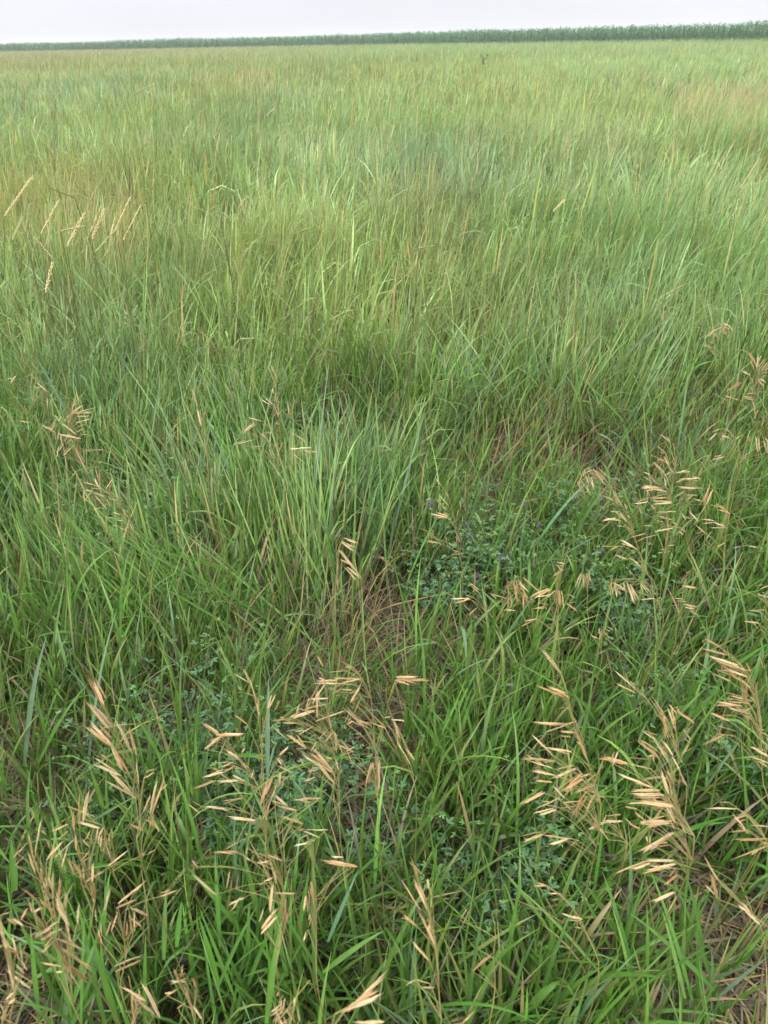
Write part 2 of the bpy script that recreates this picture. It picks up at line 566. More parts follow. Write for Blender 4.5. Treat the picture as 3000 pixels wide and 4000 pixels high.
# --- single long blades that stand out close by: picture points from base to tip, and width in mm
LONG = [
    ((330, 3150), (470, 2400), .45, 13, BLUE, .35), ((95, 2990), (190, 2500), .45, 14, BLUE * 1.05, .3), ((150, 2980), (350, 2680), .4, 9, LUSH * 1.2, .3),
    ((250, 2600), (20, 2330), .3, 8, LUSH * 1.2, .4), ((1500, 2230), (1660, 1620), .55, 12, BLUE * 1.1, .15), ((1190, 2380), (1290, 1410), .6, 10, BLUE, .15),
    ((1150, 2250), (1010, 1790), .5, 9, LUSH * 1.3, .2), ((1270, 2350), (1330, 1560), .55, 11, BLUE, .1), ((1310, 2300), (1235, 1500), .55, 8, LUSH * 1.2, .1),
    ((2090, 2130), (2300, 1890), .45, 12, BLUE, .3), ((2030, 2310), (2350, 2100), .4, 11, BLUE, .3), ((1880, 2280), (2010, 1950), .45, 9, LUSH * 1.25, .1),
    ((2640, 1800), (2690, 1440), .5, 12, BLUE * 1.15, .1), ((2380, 1450), (2670, 1210), .6, 15, BLUE, .2), ((2440, 1650), (2270, 1480), .5, 9, LUSH * 1.2, .1),
    ((1910, 3080), (1670, 2770), .3, 10, LUSH * 1.2, .3), ((1870, 2990), (1810, 2740), .35, 10, LUSH * 1.2, .2), ((1880, 2960), (2040, 2770), .35, 12, LUSH, .3),
    ((1890, 2920), (1990, 2640), .35, 9, LUSH * 1.3, .2), ((1990, 3240), (1940, 3000), .3, 9, LUSH * 1.35, .1), ((1840, 3120), (1670, 2870), .3, 10, LUSH * 1.1, .4),
    ((2220, 3880), (2010, 3690), .25, 12, LUSH * 1.15, .3), ((2050, 3960), (2200, 3840), .3, 16, LUSH * 1.5, .9), ((2150, 3640), (1960, 3400), .35, 9, LUSH * 1.3, .2),
    ((2500, 3950), (2350, 3420), .35, 15, LUSH * 1.15, .3), ((2440, 3700), (2270, 3450), .3, 12, LUSH * 1.2, .4), ((2800, 3900), (3000, 3740), .35, 12, BLUE, .2),
    ((1040, 4000), (1100, 3600), .5, 12, LUSH * 1.5, .2), ((860, 3700), (840, 3320), .45, 9, LUSH * 1.2, .1), ((1230, 3850), (1225, 3260), .5, 11, LUSH, .2),
    ((1280, 3680), (1400, 3400), .45, 9, BLUE, .1), ((1260, 3800), (1500, 3640), .45, 10, LUSH * 1.3, .2), ((1020, 3620), (950, 3330), .4, 12, LUSH * 1.1, .2),
    ((460, 4000), (360, 3650), .45, 16, LUSH * .95, .2), ((640, 3750), (650, 3470), .5, 10, LUSH * 1.3, .1), ((690, 3700), (710, 3520), .5, 10, LUSH * 1.25, .1),
    ((370, 4000), (270, 3920), .3, 12, LUSH, .3), ((150, 3950), (120, 3620), .4, 10, LUSH * 1.2, .1), ((60, 3480), (45, 3280), .4, 16, LUSH * 1.1, .1),
    ((560, 3300), (690, 2850), .35, 6, LUSH * 1.1, .2), ((2560, 3180), (2370, 2740), .45, 9, LUSH * 1.35, .2), ((2920, 3250), (2890, 2860), .4, 9, LUSH * 1.2, .1),
    ((2200, 3150), (2090, 2980), .3, 9, LUSH, .3), ((2640, 2900), (2720, 2610), .35, 11, LUSH * 1.1, .1), ((2760, 3070), (2890, 2900), .4, 10, BLUE, .3),
    ((440, 2180), (160, 1900), .4, 9, BLUE, .5), ((700, 1990), (560, 1660), .5, 10, BLUE, .3), ((410, 1560), (470, 1340), .55, 9, LUSH * 1.2, .1),
    ((300, 1690), (140, 1400), .55, 14, BLUE, .2), ((960, 2010), (800, 1640), .5, 9, BLUE, .3), ((560, 1880), (440, 1640), .5, 8, BLUE, .2),
    ((1140, 3010), (1440, 2985), .35, 12, LUSH * 1.35, .5), ((900, 2960), (1060, 2990), .35, 10, LUSH * 1.3, .6), ((1045, 3030), (1050, 2650), .55, 11, BLUE, .1),
]


def long_blade(acc, p0, p1, z1, wmm, c, sag):
    """one broad blade from the ground up to a tip at height z1"""
    b = on_z(p1[0], p1[1], z1)
    d0 = ray(*p0)
    # the foot: along its own sight line, as low as it can be without moving far from the tip
    tt = (0.10 - CAM[2]) / d0[2]
    best = None
    for q in np.linspace(.5, 1.0, 26):
        a = CAM + d0 * tt * q
        dist = np.linalg.norm(a - b) + (a[2] * .5)
        if best is None or dist < best[0]: best = (dist, a)
    a = best[1]
    dv = b - a
    Lh = np.hypot(dv[0], dv[1])
    n = 14
    s = np.linspace(0, 1, n + 1)[:, None]
    pts = a[None] + dv[None] * s
    pts[:, 2] += np.sin(s[:, 0] * math.pi * .85) * sag * np.linalg.norm(dv) * .35
    tan = np.gradient(pts, axis=0); tan /= np.linalg.norm(tan, axis=1, keepdims=True)
    side = np.cross(tan, np.array([0, -.75, .66]) + rng.normal(0, .35, 3)); side /= np.linalg.norm(side, axis=1, keepdims=True)
    nor = np.cross(side, tan)
    pw = np.maximum((.45 + .4 * np.minimum(1, s / .3)) * np.clip(1 - s ** 2.4, 0, 1) ** .9, .03)
    hw = wmm * .001 / 2 * pw
    V = np.stack([pts - side * hw, pts - nor * hw * .3, pts + side * hw], 1).reshape(-1, 3)
    r = np.arange(n)[:, None] * 3 + np.arange(2)[None]
    Q = np.stack([r, r + 1, r + 4, r + 3], -1).reshape(-1, 4)
    cc = np.repeat((c[None] * (.9 + .25 * s))[:, None], 3, 1); cc[:, 1] *= 1.12
    acc.add(V, Q, cc.reshape(-1, 3))


for (p0, p1, z1, wmm, c, sag) in LONG:
    long_blade(G, p0, p1, z1, wmm, c * np.exp(rng.normal(0, .06, 3)), sag)

# sheaves of broad blades: middle of the foot, its spread, middle of the tips, their spread, how many, tip height, width, colours
for (f, fs, tp, ts, num, z1, w0, cs) in (
        ((1290, 2360), (150, 90), (1240, 1700), (230, 190), 48, .50, 7.0, (LUSH * 1.35, LUSH * .6 + YELL * .7, LUSH * .8 + YELL * .6, LUSH * .9 + YELL * .4, LUSH * 1.2)),
        ((760, 2480), (330, 130), (420, 2080), (330, 150), 120, .38, 7.5, (LUSH * 1.25, LUSH * 1.1, LUSH * .8 + YELL * .3)),
        ((2440, 1720), (90, 60), (2680, 1260), (90, 90), 18, .55, 8.0, (BLUE * .6 + YELL * .4, PALE * .9, LUSH * 1.3)),
        ((1890, 3120), (60, 60), (1860, 2800), (210, 120), 26, .32, 10.0, (LUSH * 1.2, LUSH * 1.05)),
        ((2100, 2850), (260, 120), (2100, 2560), (330, 130), 60, .32, 7.5, (LUSH * 1.25, LUSH * 1.05, LUSH * .8 + YELL * .3)),
        ((900, 1900), (260, 120), (800, 1500), (300, 150), 60, .52, 6.0, (BLUE, LUSH * 1.2, PALE * .8)),
        ((1950, 1650), (300, 100), (1980, 1250), (330, 130), 60, .55, 6.5, (LUSH * 1.3, PALE * .8, BLUE)),
        ((1080, 3880), (220, 120), (1050, 3450), (260, 130), 26, .40, 9.0, (LUSH * 1.1, LUSH * 1.3)),
        ((330, 3950), (230, 120), (330, 3560), (260, 130), 24, .42, 9.0, (LUSH * 1.0, LUSH * 1.2)),
        ((2600, 3860), (260, 120), (2560, 3480), (300, 150), 26, .34, 9.0, (LUSH * 1.15, LUSH * .8 + YELL * .3))):
    for _ in range(num):
        q = rng.normal(0, .6, 4)
        p0 = (f[0] + fs[0] * q[0], f[1] + fs[1] * q[1])
        p1 = (tp[0] + ts[0] * (.55 * q[0] + .75 * q[2]), tp[1] + ts[1] * q[3])
        long_blade(G, p0, p1, z1 * rng.uniform(.75, 1.1), w0 * rng.uniform(.6, 1.3), cs[rng.integers(len(cs))] * np.exp(rng.normal(0, .14)), abs(rng.normal(.15, .15)))

V, Q, C = G.get()
grass = mesh_obj('grass', V, Q, C, M_GRASS)
tag(grass, 'dense knee high green meadow grass leaning in the wind and filling the whole field', 'grass', kind='stuff')

# --- withered blades and litter between the green
x, y = wedge(0.02, 4.2, 1900, .55)
n = len(x)
bz = bareness(x, y)
c = jit(np.where((rng.random(n) < .5)[:, None], GREY[None], TAN[None] * .62), .28, .06)
ribbons(D, np.stack([x, y, rng.uniform(.005, .07, n)], 1), rng.uniform(0, 6.28, n), rng.uniform(.9, 1.6, n), rng.normal(.1, .6, n),
        rng.uniform(.06, .24, n), rng.uniform(.002, .007, n), 5, c, c * .95)
# upright brown stems and curled dry blades in the thin places
x, y = wedge(.3, 5.5, 2000, .5)
k = rng.random(len(x)) < bareness(x, y) * .95 + .014
x, y = x[k], y[k]
n = len(x)
ax, st = wind(x, y)
c = jit(np.where((rng.random(n) < .55)[:, None], TAN[None] * .62, GREY[None] * .9), .28, .07)
kk = (rng.uniform(.4, .8, n), np.where(rng.random(n) < .35, rng.uniform(.8, 2.2, n), 0))
ribbons(D, np.stack([x, y, np.zeros(n)], 1), ax + rng.normal(0, 1.2, n), np.abs(rng.normal(0, .25, n)) + st * .5, np.abs(rng.normal(.2, .4, n)),
        rng.uniform(.14, .48, n), rng.uniform(.0018, .0050, n), 7, c * .85, c * 1.05, kink=kk)
x, y = wedge(.02, 1.3, 2600, .5)
n = len(x)
c = jit(np.where((rng.random(n) < .6)[:, None], GREY[None] * .9, TAN[None] * .5), .3, .06)
ribbons(D, np.stack([x, y, rng.uniform(.003, .04, n)], 1), rng.uniform(0, 6.28, n), rng.uniform(1.2, 1.6, n), rng.normal(.05, .4, n),
        rng.uniform(.05, .20, n), rng.uniform(.003, .008, n), 4, c, c * .95)
V, Q, C = D.get()
dead = mesh_obj('dead_grass', V, Q, C, M_DEAD)
tag(dead, 'withered brown and grey grass litter lying between the green blades', 'dead grass', kind='stuff')

# ------------------------------------------------------------------ the corn field on the horizon
A = Acc()
ROWS = 7
el = np.concatenate([[0], np.cumsum(np.hypot(*np.diff(EDGE, axis=0).T))])
rows = []
for r_ in range(ROWS):
    q = np.arange(95.0, el[-1], .27)
    q = q + rng.normal(0, .13, len(q))
    rows.append(np.stack([np.interp(q, el, EDGE[:, 0]) + .5 * .78 * r_, np.interp(q, el, EDGE[:, 1]) + .85 * .78 * r_], 1))
cp = np.concatenate(rows)
n = len(cp)
hh = 1.93 * (.86 + .26 * fbm(cp[:, 0], cp[:, 1], 5, 71)) * rng.uniform(.86, 1.09, n)
P0 = np.stack([cp[:, 0], cp[:, 1], np.zeros(n)], 1)
cg = jit(np.repeat(np.array([[.058, .150, .070]]), n, 0), .15, .06)
ribbons(A, P0, rng.uniform(0, 6.28, n), rng.uniform(0, .05, n), rng.uniform(0, .08, n), hh, np.full(n, .03), 3, cg * 1.1, cg * 1.2, prof='stem')
for j in range(9):
    f_ = .22 + .085 * j
    az = rng.uniform(0, 6.28, n) if j == 0 else az + math.pi + rng.normal(0, .4, n)
    ribbons(A, P0 + np.stack([np.zeros(n), np.zeros(n), hh * f_], 1), az, rng.uniform(.25, .6, n), rng.uniform(.9, 1.9, n),
            rng.uniform(.6, .95, n) * (1 - .35 * max(0, j - 5) / 4), rng.uniform(.06, .10, n), 5, jit(cg, .12, .04), jit(cg, .12, .04) * 1.15, power=1.2)
for j in range(3):                                     # tassels on some of them
    k = rng.random(n) < .3
    m = k.sum()
    ribbons(A, P0[k] + np.stack([np.zeros(m), np.zeros(m), hh[k] * .97], 1), rng.uniform(0, 6.28, m), rng.uniform(0, .5, m), rng.uniform(0, .5, m),
            rng.uniform(.15, .32, m), np.full(m, .02), 3, cg[k] * 1.2, cg[k] * .7 + YELL * .35)
V, Q, C = A.get()
corn = mesh_obj('corn_field', V, Q, C, M_CORN)
tag(corn, 'dark green field of tall corn along the horizon', 'corn field', kind='stuff')


# ------------------------------------------------------------------ seed stalks
def tube(acc, pts, r, c, sides=5):
    pts = np.asarray(pts, float)
    n = len(pts)
    r = np.broadcast_to(np.asarray(r, float), (n,))
    tan = np.gradient(pts, axis=0); tan /= np.linalg.norm(tan, axis=1, keepdims=True) + 1e-9
    ref = np.array([0.31, -.77, .2])
    a = np.cross(tan, ref); a /= np.linalg.norm(a, axis=1, keepdims=True) + 1e-9
    b = np.cross(tan, a)
    an = np.linspace(0, 2 * math.pi, sides, endpoint=False)
    V = pts[:, None] + (a[:, None] * np.cos(an)[None, :, None] + b[:, None] * np.sin(an)[None, :, None]) * r[:, None, None]
    i, j = np.meshgrid(np.arange(n - 1), np.arange(sides), indexing='ij')
    j2 = (j + 1) % sides
    Q = np.stack([i * sides + j, i * sides + j2, (i + 1) * sides + j2, (i + 1) * sides + j], -1).reshape(-1, 4)
    c = np.asarray(c, float)
    C = np.repeat(c[:, None], sides, 1).reshape(-1, 3) if c.ndim == 2 else np.repeat(c[None], n * sides, 0)
    acc.add(V.reshape(-1, 3), Q, C)


def smooth_path(pts, n):
    pts = np.asarray(pts, float)
    d = np.concatenate([[0], np.cumsum(np.linalg.norm(np.diff(pts, axis=0), axis=1))])
    ext = np.concatenate([[2 * pts[0] - pts[1]], pts, [2 * pts[-1] - pts[-2]]])
    out = []
    for s in np.linspace(0, d[-1], n):
        i = min(np.searchsorted(d, s, 'right') - 1, len(pts) - 2)
        u = (s - d[i]) / max(d[i + 1] - d[i], 1e-9)
        p0, p1, p2, p3 = ext[i], ext[i + 1], ext[i + 2], ext[i + 3]
        out.append(.5 * (2 * p1 + (p2 - p0) * u + (2 * p0 - 5 * p1 + 4 * p2 - p3) * u * u + (3 * p1 - p0 - 3 * p2 + p3) * u ** 3))
    return np.array(out)


def lens(acc, base, d, side, L, wd, thick, c0, c1, rows=6, sides=6):
    """a pointed husk from base along d"""
    nor = np.cross(d, side)
    s = np.linspace(0, 1, rows + 1)
    prof = np.maximum(np.sin(np.pi * np.clip(s * .93 + .04, 0, 1)) ** .75 * (1 - .45 * s), .04)
    an = np.linspace(0, 2 * math.pi, sides, endpoint=False)
    ctr = base[None] + d[None] * (s * L)[:, None]
    V = ctr[:, None] + (side[None, None] * np.cos(an)[None, :, None] * wd / 2 + nor[None, None] * np.sin(an)[None, :, None] * thick / 2) * prof[:, None, None]
    i, j = np.meshgrid(np.arange(rows), np.arange(sides), indexing='ij')
    j2 = (j + 1) % sides
    Q = np.stack([i * sides + j, i * sides + j2, (i + 1) * sides + j2, (i + 1) * sides + j], -1).reshape(-1, 4)
    C = c0[None] * (1 - s)[:, None] + c1[None] * s[:, None]
    acc.add(V.reshape(-1, 3), Q, np.repeat(C[:, None], sides, 1).reshape(-1, 3))


HUSK = [np.array(c) for c in ((.60, .42, .24), (.54, .36, .19), (.63, .47, .29), (.48, .30, .145), (.56, .43, .25), (.36, .23, .115))]


def spikelet_mesh(i):
    r = random.Random(i)
    a = Acc()
    nfl = r.choice((5, 6, 7))
    hc = HUSK[i % len(HUSK)]
    for k in range(nfl):
        f = k / nfl
        sgn = 1 if k % 2 else -1
        base = np.array([sgn * .012, r.uniform(-.01, .01), f * .66])
        tilt = sgn * (.10 + .05 * r.random()) * (1 - .5 * f)
        d = np.array([math.sin(tilt), r.uniform(-.04, .04), math.cos(tilt)]); d /= np.linalg.norm(d)
        sd_ = np.cross(d, [0, 1, 0]); sd_ /= np.linalg.norm(sd_)
        c = hc * r.uniform(.82, 1.15)
        lens(a, base, d, -sd_, .40 - .05 * f, .082, .055, c * np.array([.86, .80, .66]), c * np.array([1.08, 1.12, 1.15]))
        e_ = base + d * (.39 - .05 * f)
        tube(a, [e_, e_ + d * .045, e_ + d * .10], [.006, .004, .002], c, 3)
    for sgn in (-1, 1):                                 # two glumes at the foot
        d = np.array([sgn * .16, 0, .98]); d /= np.linalg.norm(d)
        lens(a, np.array([0, 0, -.01]), d, np.cross(d, [0, 1, 0]), .24, .06, .04, hc * .8, hc)
    V, Q, C = a.get()
    return make_mesh('spikelet', V, Q, C, M_SEED)


SPK = [spikelet_mesh(i) for i in range(12)]
HUSK = [np.array(c) for c in ((.59, .47, .29), (.55, .42, .24), (.62, .52, .34), (.52, .37, .19), (.50, .45, .25), (.43, .31, .16))]
SPALE = [spikelet_mesh(i) for i in range(12)]
TILE = {'A': (0, 2500), 'B': (750, 2500), 'C': (1500, 2500), 'D': (2250, 2500), 'E': (0, 3250), 'F': (750, 3250), 'G': (1500, 3250), 'H': (2250, 3250),
        'I': (0, 1400), 'J': (750, 1400), 'K': (1500, 1750), 'L': (2250, 1750), 'M': (2250, 1200)}
KZ = 750.0 / 1659.0

# every seed stalk: tile of the survey, height of its head, label, stem points from below upwards, husks as foot -> tip
STALKS = [
('A', .84, 'tallest upright brome stalk at the lower left with fat tan husks pointing up left',
 '1215 1900 1215 1640 1190 1260 1090 980 980 760 905 600',
 '910 620 740 290;900 560 800 350;915 695 810 570;940 765 745 520;960 850 850 720;960 900 765 700;1110 1150 975 920;1140 975 990 665;1180 1000 1110 740;1170 1370 930 1110;1020 1150 805 1005;920 1030 810 990;1200 1250 1180 1050;1310 1510 1430 1170;1390 1300 1450 1240;1230 1500 1300 1340;1260 1140 1340 1115;1240 1195 1300 1170;1290 1640 1310 1520;1380 1640 1250 1540;1240 1645 1130 1595;1440 1650 1375 1545'),
('E', .80, 'brome stalk at left with a narrow column of tan husks beside a broad green blade',
 '470 760 430 600 370 430 310 300 245 60', '290 230 240 0;305 360 240 160;340 370 300 240;380 490 350 300;420 590 380 420;460 580 455 340;450 500 420 380;345 220 390 100;400 250 480 120;440 200 550 70;135 180 170 165;130 290 220 200'),
('E', .78, 'brome stalk with crossed tan husks standing just below a small lilac flower',
 '830 900 820 640 790 430 720 330 680 150', '660 160 650 0;770 340 780 190;730 440 895 330;700 420 680 260;640 370 590 220;720 400 620 240;800 430 800 260;825 590 800 410;830 760 825 660;530 310 590 110;540 210 530 150;700 250 785 150;685 -60 685 -359;640 -10 625 -209;830 -129 570 -229;890 -59 700 -119;590 -69 440 0'),
('E', .66, 'pale short brome head of many small straw husks hanging over clover at the left',
 '1010 420 1000 260 960 80 900 -40', '930 295 1120 150;960 230 900 60;870 120 880 0;940 100 950 0;800 110 790 0;720 90 770 10;910 90 910 -40;850 110 860 0;970 60 960 -40;895 130 905 30;1280 190 1340 150;830 60 850 -50;750 60 780 -20'),
('E', .88, 'blurred orange brown brome stalk at the lower left with husks spreading to both sides',
 '700 1659 620 1250 540 1030 440 900 330 790 250 620', '470 680 330 585;330 600 180 475;600 810 470 610;615 960 570 780;570 660 570 520;670 790 680 610;300 910 400 860;420 820 510 770;410 890 550 830;360 1040 480 930;500 980 820 1210;280 700 240 570;400 830 290 720;470 900 400 830;530 1160 340 1130;460 1150 520 1160;545 1120 690 1350;290 690 370 650;180 760 240 650;200 810 100 740;350 880 460 820;300 890 380 850'),
('E', .74, 'brome stalk with sparse single husks drooping between green blades at the lower left',
 '1080 1500 1085 1100 1075 760 1140 560 1260 420', '905 680 955 480;960 855 1025 680;885 970 845 840;880 900 870 790;1000 660 1195 575;1020 620 1255 430;1150 880 1110 680;1160 860 1160 680;1130 850 1125 700;1275 720 1130 650;1380 560 1540 500;1000 1205 1240 1100'),
('E', .86, 'rust coloured brome stalk cut by the left edge near the bottom corner',
 '60 1900 90 1600 130 1400 100 1120 40 940 5 760', '0 720 100 690;90 1000 20 900;30 930 0 760;140 1030 100 890;200 1130 165 930;250 1055 50 1020;130 1400 70 1100;130 1290 80 1180;210 1220 130 1140;285 1310 110 1190;50 1450 120 1380;10 1620 70 1520;130 1659 20 1610;50 1230 -20 1230;60 1010 20 920'),
('E', .72, 'small brown brome tip with two long slanting husks at the bottom left of centre',
 '1160 1900 1160 1659 1175 1480 1120 1320 1110 1240', '1260 1460 1040 1330;1335 1580 1150 1420;1210 1450 1200 1350;1170 1650 1130 1400;1190 1500 1140 1400;1280 1659 1250 1590;1250 1440 1150 1380'),
('E', .80, 'dark brown leaning brome stalk with short pale side husks near the bottom edge',
 '1740 1800 1659 1490 1590 1350 1510 1190', '1545 1300 1500 1180;1605 1295 1465 1290;1440 1415 1535 1355;1630 1440 1590 1330;1530 1525 1615 1470;1749 1620 1659 1490;1560 1300 1510 1210'),
('B', .80, 'rust brown brome stalk leaning left above bright green clover',
 '640 1659 625 1350 610 1050 575 700 540 470 450 260', '520 400 440 240;550 500 500 350;575 640 570 490;655 600 690 465;665 590 725 465;615 750 610 660;475 725 360 640;590 1190 610 1090;600 1080 600 1000;650 1330 715 1120;665 1430 735 1240;640 1560 665 1400;755 1250 765 1130;630 1640 620 1540;870 1150 735 1080;830 1130 740 1000;780 1090 740 1010;740 1030 820 950'),
('B', .76, 'dark reddish brown brome head lying over clover left of a thin blue green blade',
 '640 1500 560 1240 470 1090 380 1000 250 860 120 740', '240 830 85 710;230 800 110 720;190 860 140 790;260 815 465 815;110 945 260 830;310 970 240 900;400 1020 280 940;470 1110 380 1000;500 1110 440 1070;430 970 460 920;270 1120 75 1195;380 1085 235 1165;320 1055 200 1065;205 1215 0 1290;400 1215 200 1225;460 1220 340 1165;150 905 230 840'),
('B', .74, 'brome stalk with long nearly level tan husks over the clover left of centre',
 '660 2000 640 1700 590 1560 440 1470 300 1400', '435 1360 265 1420;290 1460 100 1435;100 1450 0 1390;550 1560 290 1530;540 1560 440 1520;400 1744 280 1814;395 1829 165 1839;400 1839 290 1824;210 2204 0 2019;50 1959 0 1889;450 2229 310 2289'),
('B', .80, 'brome stalk with three tan husks sticking out to the right below the big central head',
 '790 1900 740 1650 720 1450 710 1300 720 1220', '830 1440 710 1330;910 1475 740 1435;820 1430 720 1360;1115 1370 870 1378;1100 1375 950 1360;960 1590 755 1515;880 1560 800 1530;1175 1640 960 1640;860 1605 960 1640'),
('B', .80, 'large golden brome head in the centre with many crossing husks on an orange stem',
 '1290 1800 1275 1400 1262 1150 1215 900 1175 600 1152 360 1100 250', '1130 300 1075 245;1145 345 1090 325;1010 530 1115 360;1080 670 1080 430;1095 540 1100 420;980 620 1040 500;1060 610 840 680;1150 555 950 605;830 680 690 700;920 720 770 715;900 640 930 545;810 850 695 745;990 935 800 800;970 910 895 805;940 765 820 790;920 820 1045 745;1260 345 1070 360;1190 440 1320 360;1065 705 1330 610;1210 770 1170 610;1300 980 1210 760;1255 1100 1225 980;1215 1120 1005 965;1220 1150 935 985;1225 1240 1240 1100;1210 1030 1150 1005;970 1090 930 1010;1000 1135 1100 1120;980 1215 1080 1180;1230 1410 1225 1320;1030 960 1080 870;1100 850 1170 780;900 940 990 940;880 680 960 640;800 690 720 700'),
('B', .77, 'golden brome head right of the central one with level husks and a drooping tassel',
 '1620 1700 1600 1300 1585 1000 1565 700 1540 480 1440 300 1340 220', '1330 265 1185 280;1405 245 1275 180;1390 240 1320 230;1425 333 1200 330;1405 385 1175 370;1225 455 1300 420;1385 435 1280 425;1515 280 1465 185;1370 540 1470 370;1400 630 1470 480;1380 525 1450 490;1490 740 1320 570;1550 740 1400 680;1659 760 1530 705;1659 730 1590 700;1320 710 1360 640;1335 730 1400 700;1380 1050 1330 940;1390 980 1290 870;1300 995 1390 960;1550 1060 1500 1270;1540 1100 1530 1260;1600 1050 1590 1290;1620 1040 1610 1330;1565 1090 1565 1050;1610 1060 1625 1250;1440 690 1560 730'),
('C', .72, 'brome stalk right of centre with three pale husks pointing level to the right',
 '280 1400 230 1150 150 940 90 720 20 520 30 370', '100 345 415 345;120 330 300 385;105 350 230 390;140 335 270 375;175 695 50 688;55 660 0 675;90 780 0 730;140 850 85 700;155 945 105 870;230 1080 150 940'),
('C', .82, 'big brome stalk right of centre with combs of tan husks all pointing left',
 '1860 1659 1820 1300 1760 1050 1659 800 1590 480 1530 300 1440 160', '1530 290 1350 60;1500 230 1380 90;1560 490 1315 395;1570 460 1400 400;1540 490 1430 450;1600 580 1480 595;1590 730 1275 715;1600 720 1420 740;1659 800 1515 790;1659 700 1605 640;1620 965 1390 930;1460 1000 1270 810;1480 1045 1170 1020;1460 1110 1250 1040;1480 1170 1270 1130;1430 1150 1300 1120;1640 1080 1480 1120;1660 1110 1450 1200;1700 1150 1440 1330;1720 1200 1520 1320;1370 1310 1160 1435;1520 1365 1310 1460;1490 1440 1370 1420;1460 1455 1280 1500;1700 1390 1530 1410;1560 1365 1450 1250;1700 1400 1620 1510;1620 1470 1540 1400;1749 1030 1659 780;1719 920 1659 870;1789 1150 1659 1200;1799 1240 1659 1330;1759 1290 1659 1440;1749 1350 1669 1500;1824 1320 1749 1300;1370 1679 1200 1744;1640 1719 1400 1694;1500 1700 1380 1685;1660 1280 1560 1310'),
('D', .70, 'small brome stalk at the right with crossed husks low between the two big combs',
 '420 1900 400 1700 330 1600 250 1560', '230 1655 110 1480;110 1635 260 1570;400 1565 190 1570;240 1570 265 1500;560 1635 440 1580;250 1360 190 1350;280 1729 230 1659'),
('D', .74, 'thin brome stalk with one narrow pair of husks leaning left high over lush leaves',
 '760 900 680 620 600 500 520 430', '520 430 330 260;480 380 370 290'),
('D', .80, 'olive brown brome stalk with a small fan of pale husks behind the heavy arching stalk',
 '870 1100 830 900 770 700 720 570 660 495', '770 650 660 490;760 700 700 600;790 800 750 640;800 860 760 740;860 780 790 570;860 730 820 580;870 640 800 550;1025 720 840 590;990 860 920 760;920 990 980 900;760 660 690 540'),
('D', .84, 'heavy arching brome stalk at the right with thick tan bundles bent to the left',
 '1010 1900 950 1659 860 1440 840 1200 810 1050 740 900 640 810', '700 870 570 785;720 970 540 850;780 1000 650 830;800 1060 700 900;840 1000 750 860;900 1130 830 1000;655 1115 440 1070;600 1100 490 1080;440 1070 180 1010;300 1060 330 960;660 1275 350 1150;640 1270 500 1230;800 1330 730 1120;820 1250 780 1100;830 1340 800 1200;760 1340 460 1335;740 1360 500 1360;840 1440 510 1390;830 1420 540 1370;700 1430 540 1410;560 1410 440 1412;600 1560 500 1485;530 1460 420 1440;590 1570 780 1515;560 1585 830 1580;820 1560 770 1450;860 1580 820 1450;850 1640 800 1520;670 1050 670 950;710 1010 600 1000;940 1659 860 1450;960 1270 890 1130;850 1659 590 1849;840 1669 520 1849;820 1769 690 1789;845 1904 580 1904;620 1909 320 2019;640 1929 470 1989;850 1974 630 1949;870 2029 755 2129;850 2179 650 2269;640 1759 640 1679'),
('D', .84, 'brome stalk near the right edge with a dense comb of straw husks raked left',
 '1640 1659 1610 1200 1595 850 1570 520 1500 310 1400 200 1270 90', '1245 65 1100 -20;1300 125 1090 75;1400 220 1130 135;1460 260 1170 160;1440 280 1260 210;1480 320 1300 250;1450 350 1190 245;1335 365 1170 280;1490 400 1330 295;1500 420 1400 310;1510 280 1470 190;1440 500 1430 380;1470 570 1470 330;1430 490 1285 450;1500 540 1280 495;1430 570 1205 530;1500 550 1320 530;1490 640 1290 575;1480 605 1360 600;1500 700 1450 650;1570 500 1555 380;1560 560 1510 490;1590 620 1550 520;1335 705 1140 620;1385 655 1240 650;1380 830 1200 810;1280 820 1090 910;1420 250 1180 165;1660 830 1540 760'),
('D', .78, 'brome stalk cut by the right edge with rust tinted husks above an orange leaf',
 '1720 1600 1710 1300 1690 1050 1659 950', '1659 1000 1490 910;1659 1060 1520 1010;1659 1100 1560 1040;1640 960 1510 920;1690 940 1560 830'),
('D', .74, 'sparse brome stalk in the lower right corner with single level husks at the right edge',
 '1680 2100 1659 1800 1580 1600 1480 1500', '1410 1460 1170 1450;1330 1405 1245 1400;1470 1640 1340 1490;1480 1515 1350 1550;1659 1610 1500 1600;1500 1645 1320 1659;1659 1719 1350 1729;1680 1769 1570 1759;1600 1789 1540 1849'),
('H', .70, 'lone slanting brome stem at the lower right with two narrow husks and a brown tip',
 '1640 1000 1590 780 1420 620 1260 460 1160 300', '1260 460 1100 200;1220 580 1165 340;1590 800 1390 610;1230 420 1130 260'),
('G', .82, 'slim orange brome stalk near the bottom centre with husks stacked along its stem',
 '490 1800 475 1400 460 1030 425 850 375 650 300 450 240 250', '290 380 230 215;380 680 250 400;360 580 290 440;415 560 390 470;455 1020 300 670;430 900 370 720;280 810 160 710;390 1110 235 940;400 1310 270 1275;270 1275 180 1330;440 980 360 780'),
('G', .66, 'two lone tan husks on thin stems over the dark gap near the bottom centre',
 '900 1700 960 1350 945 1100 965 860 930 700', '760 1205 945 1045;655 770 720 660;800 1175 930 1065'),
('F', .92, 'very close large tan husk pair cut by the bottom edge right of centre',
 '1180 1750 1290 1580 1420 1480', '1300 1560 1620 1350;1330 1540 1659 1400;1659 1640 1380 1650;2329 1659 2449 1540;1320 1550 1560 1400'),
('G', .72, 'short brome stalk with a few tiny brown husks among wide leaves at the lower right',
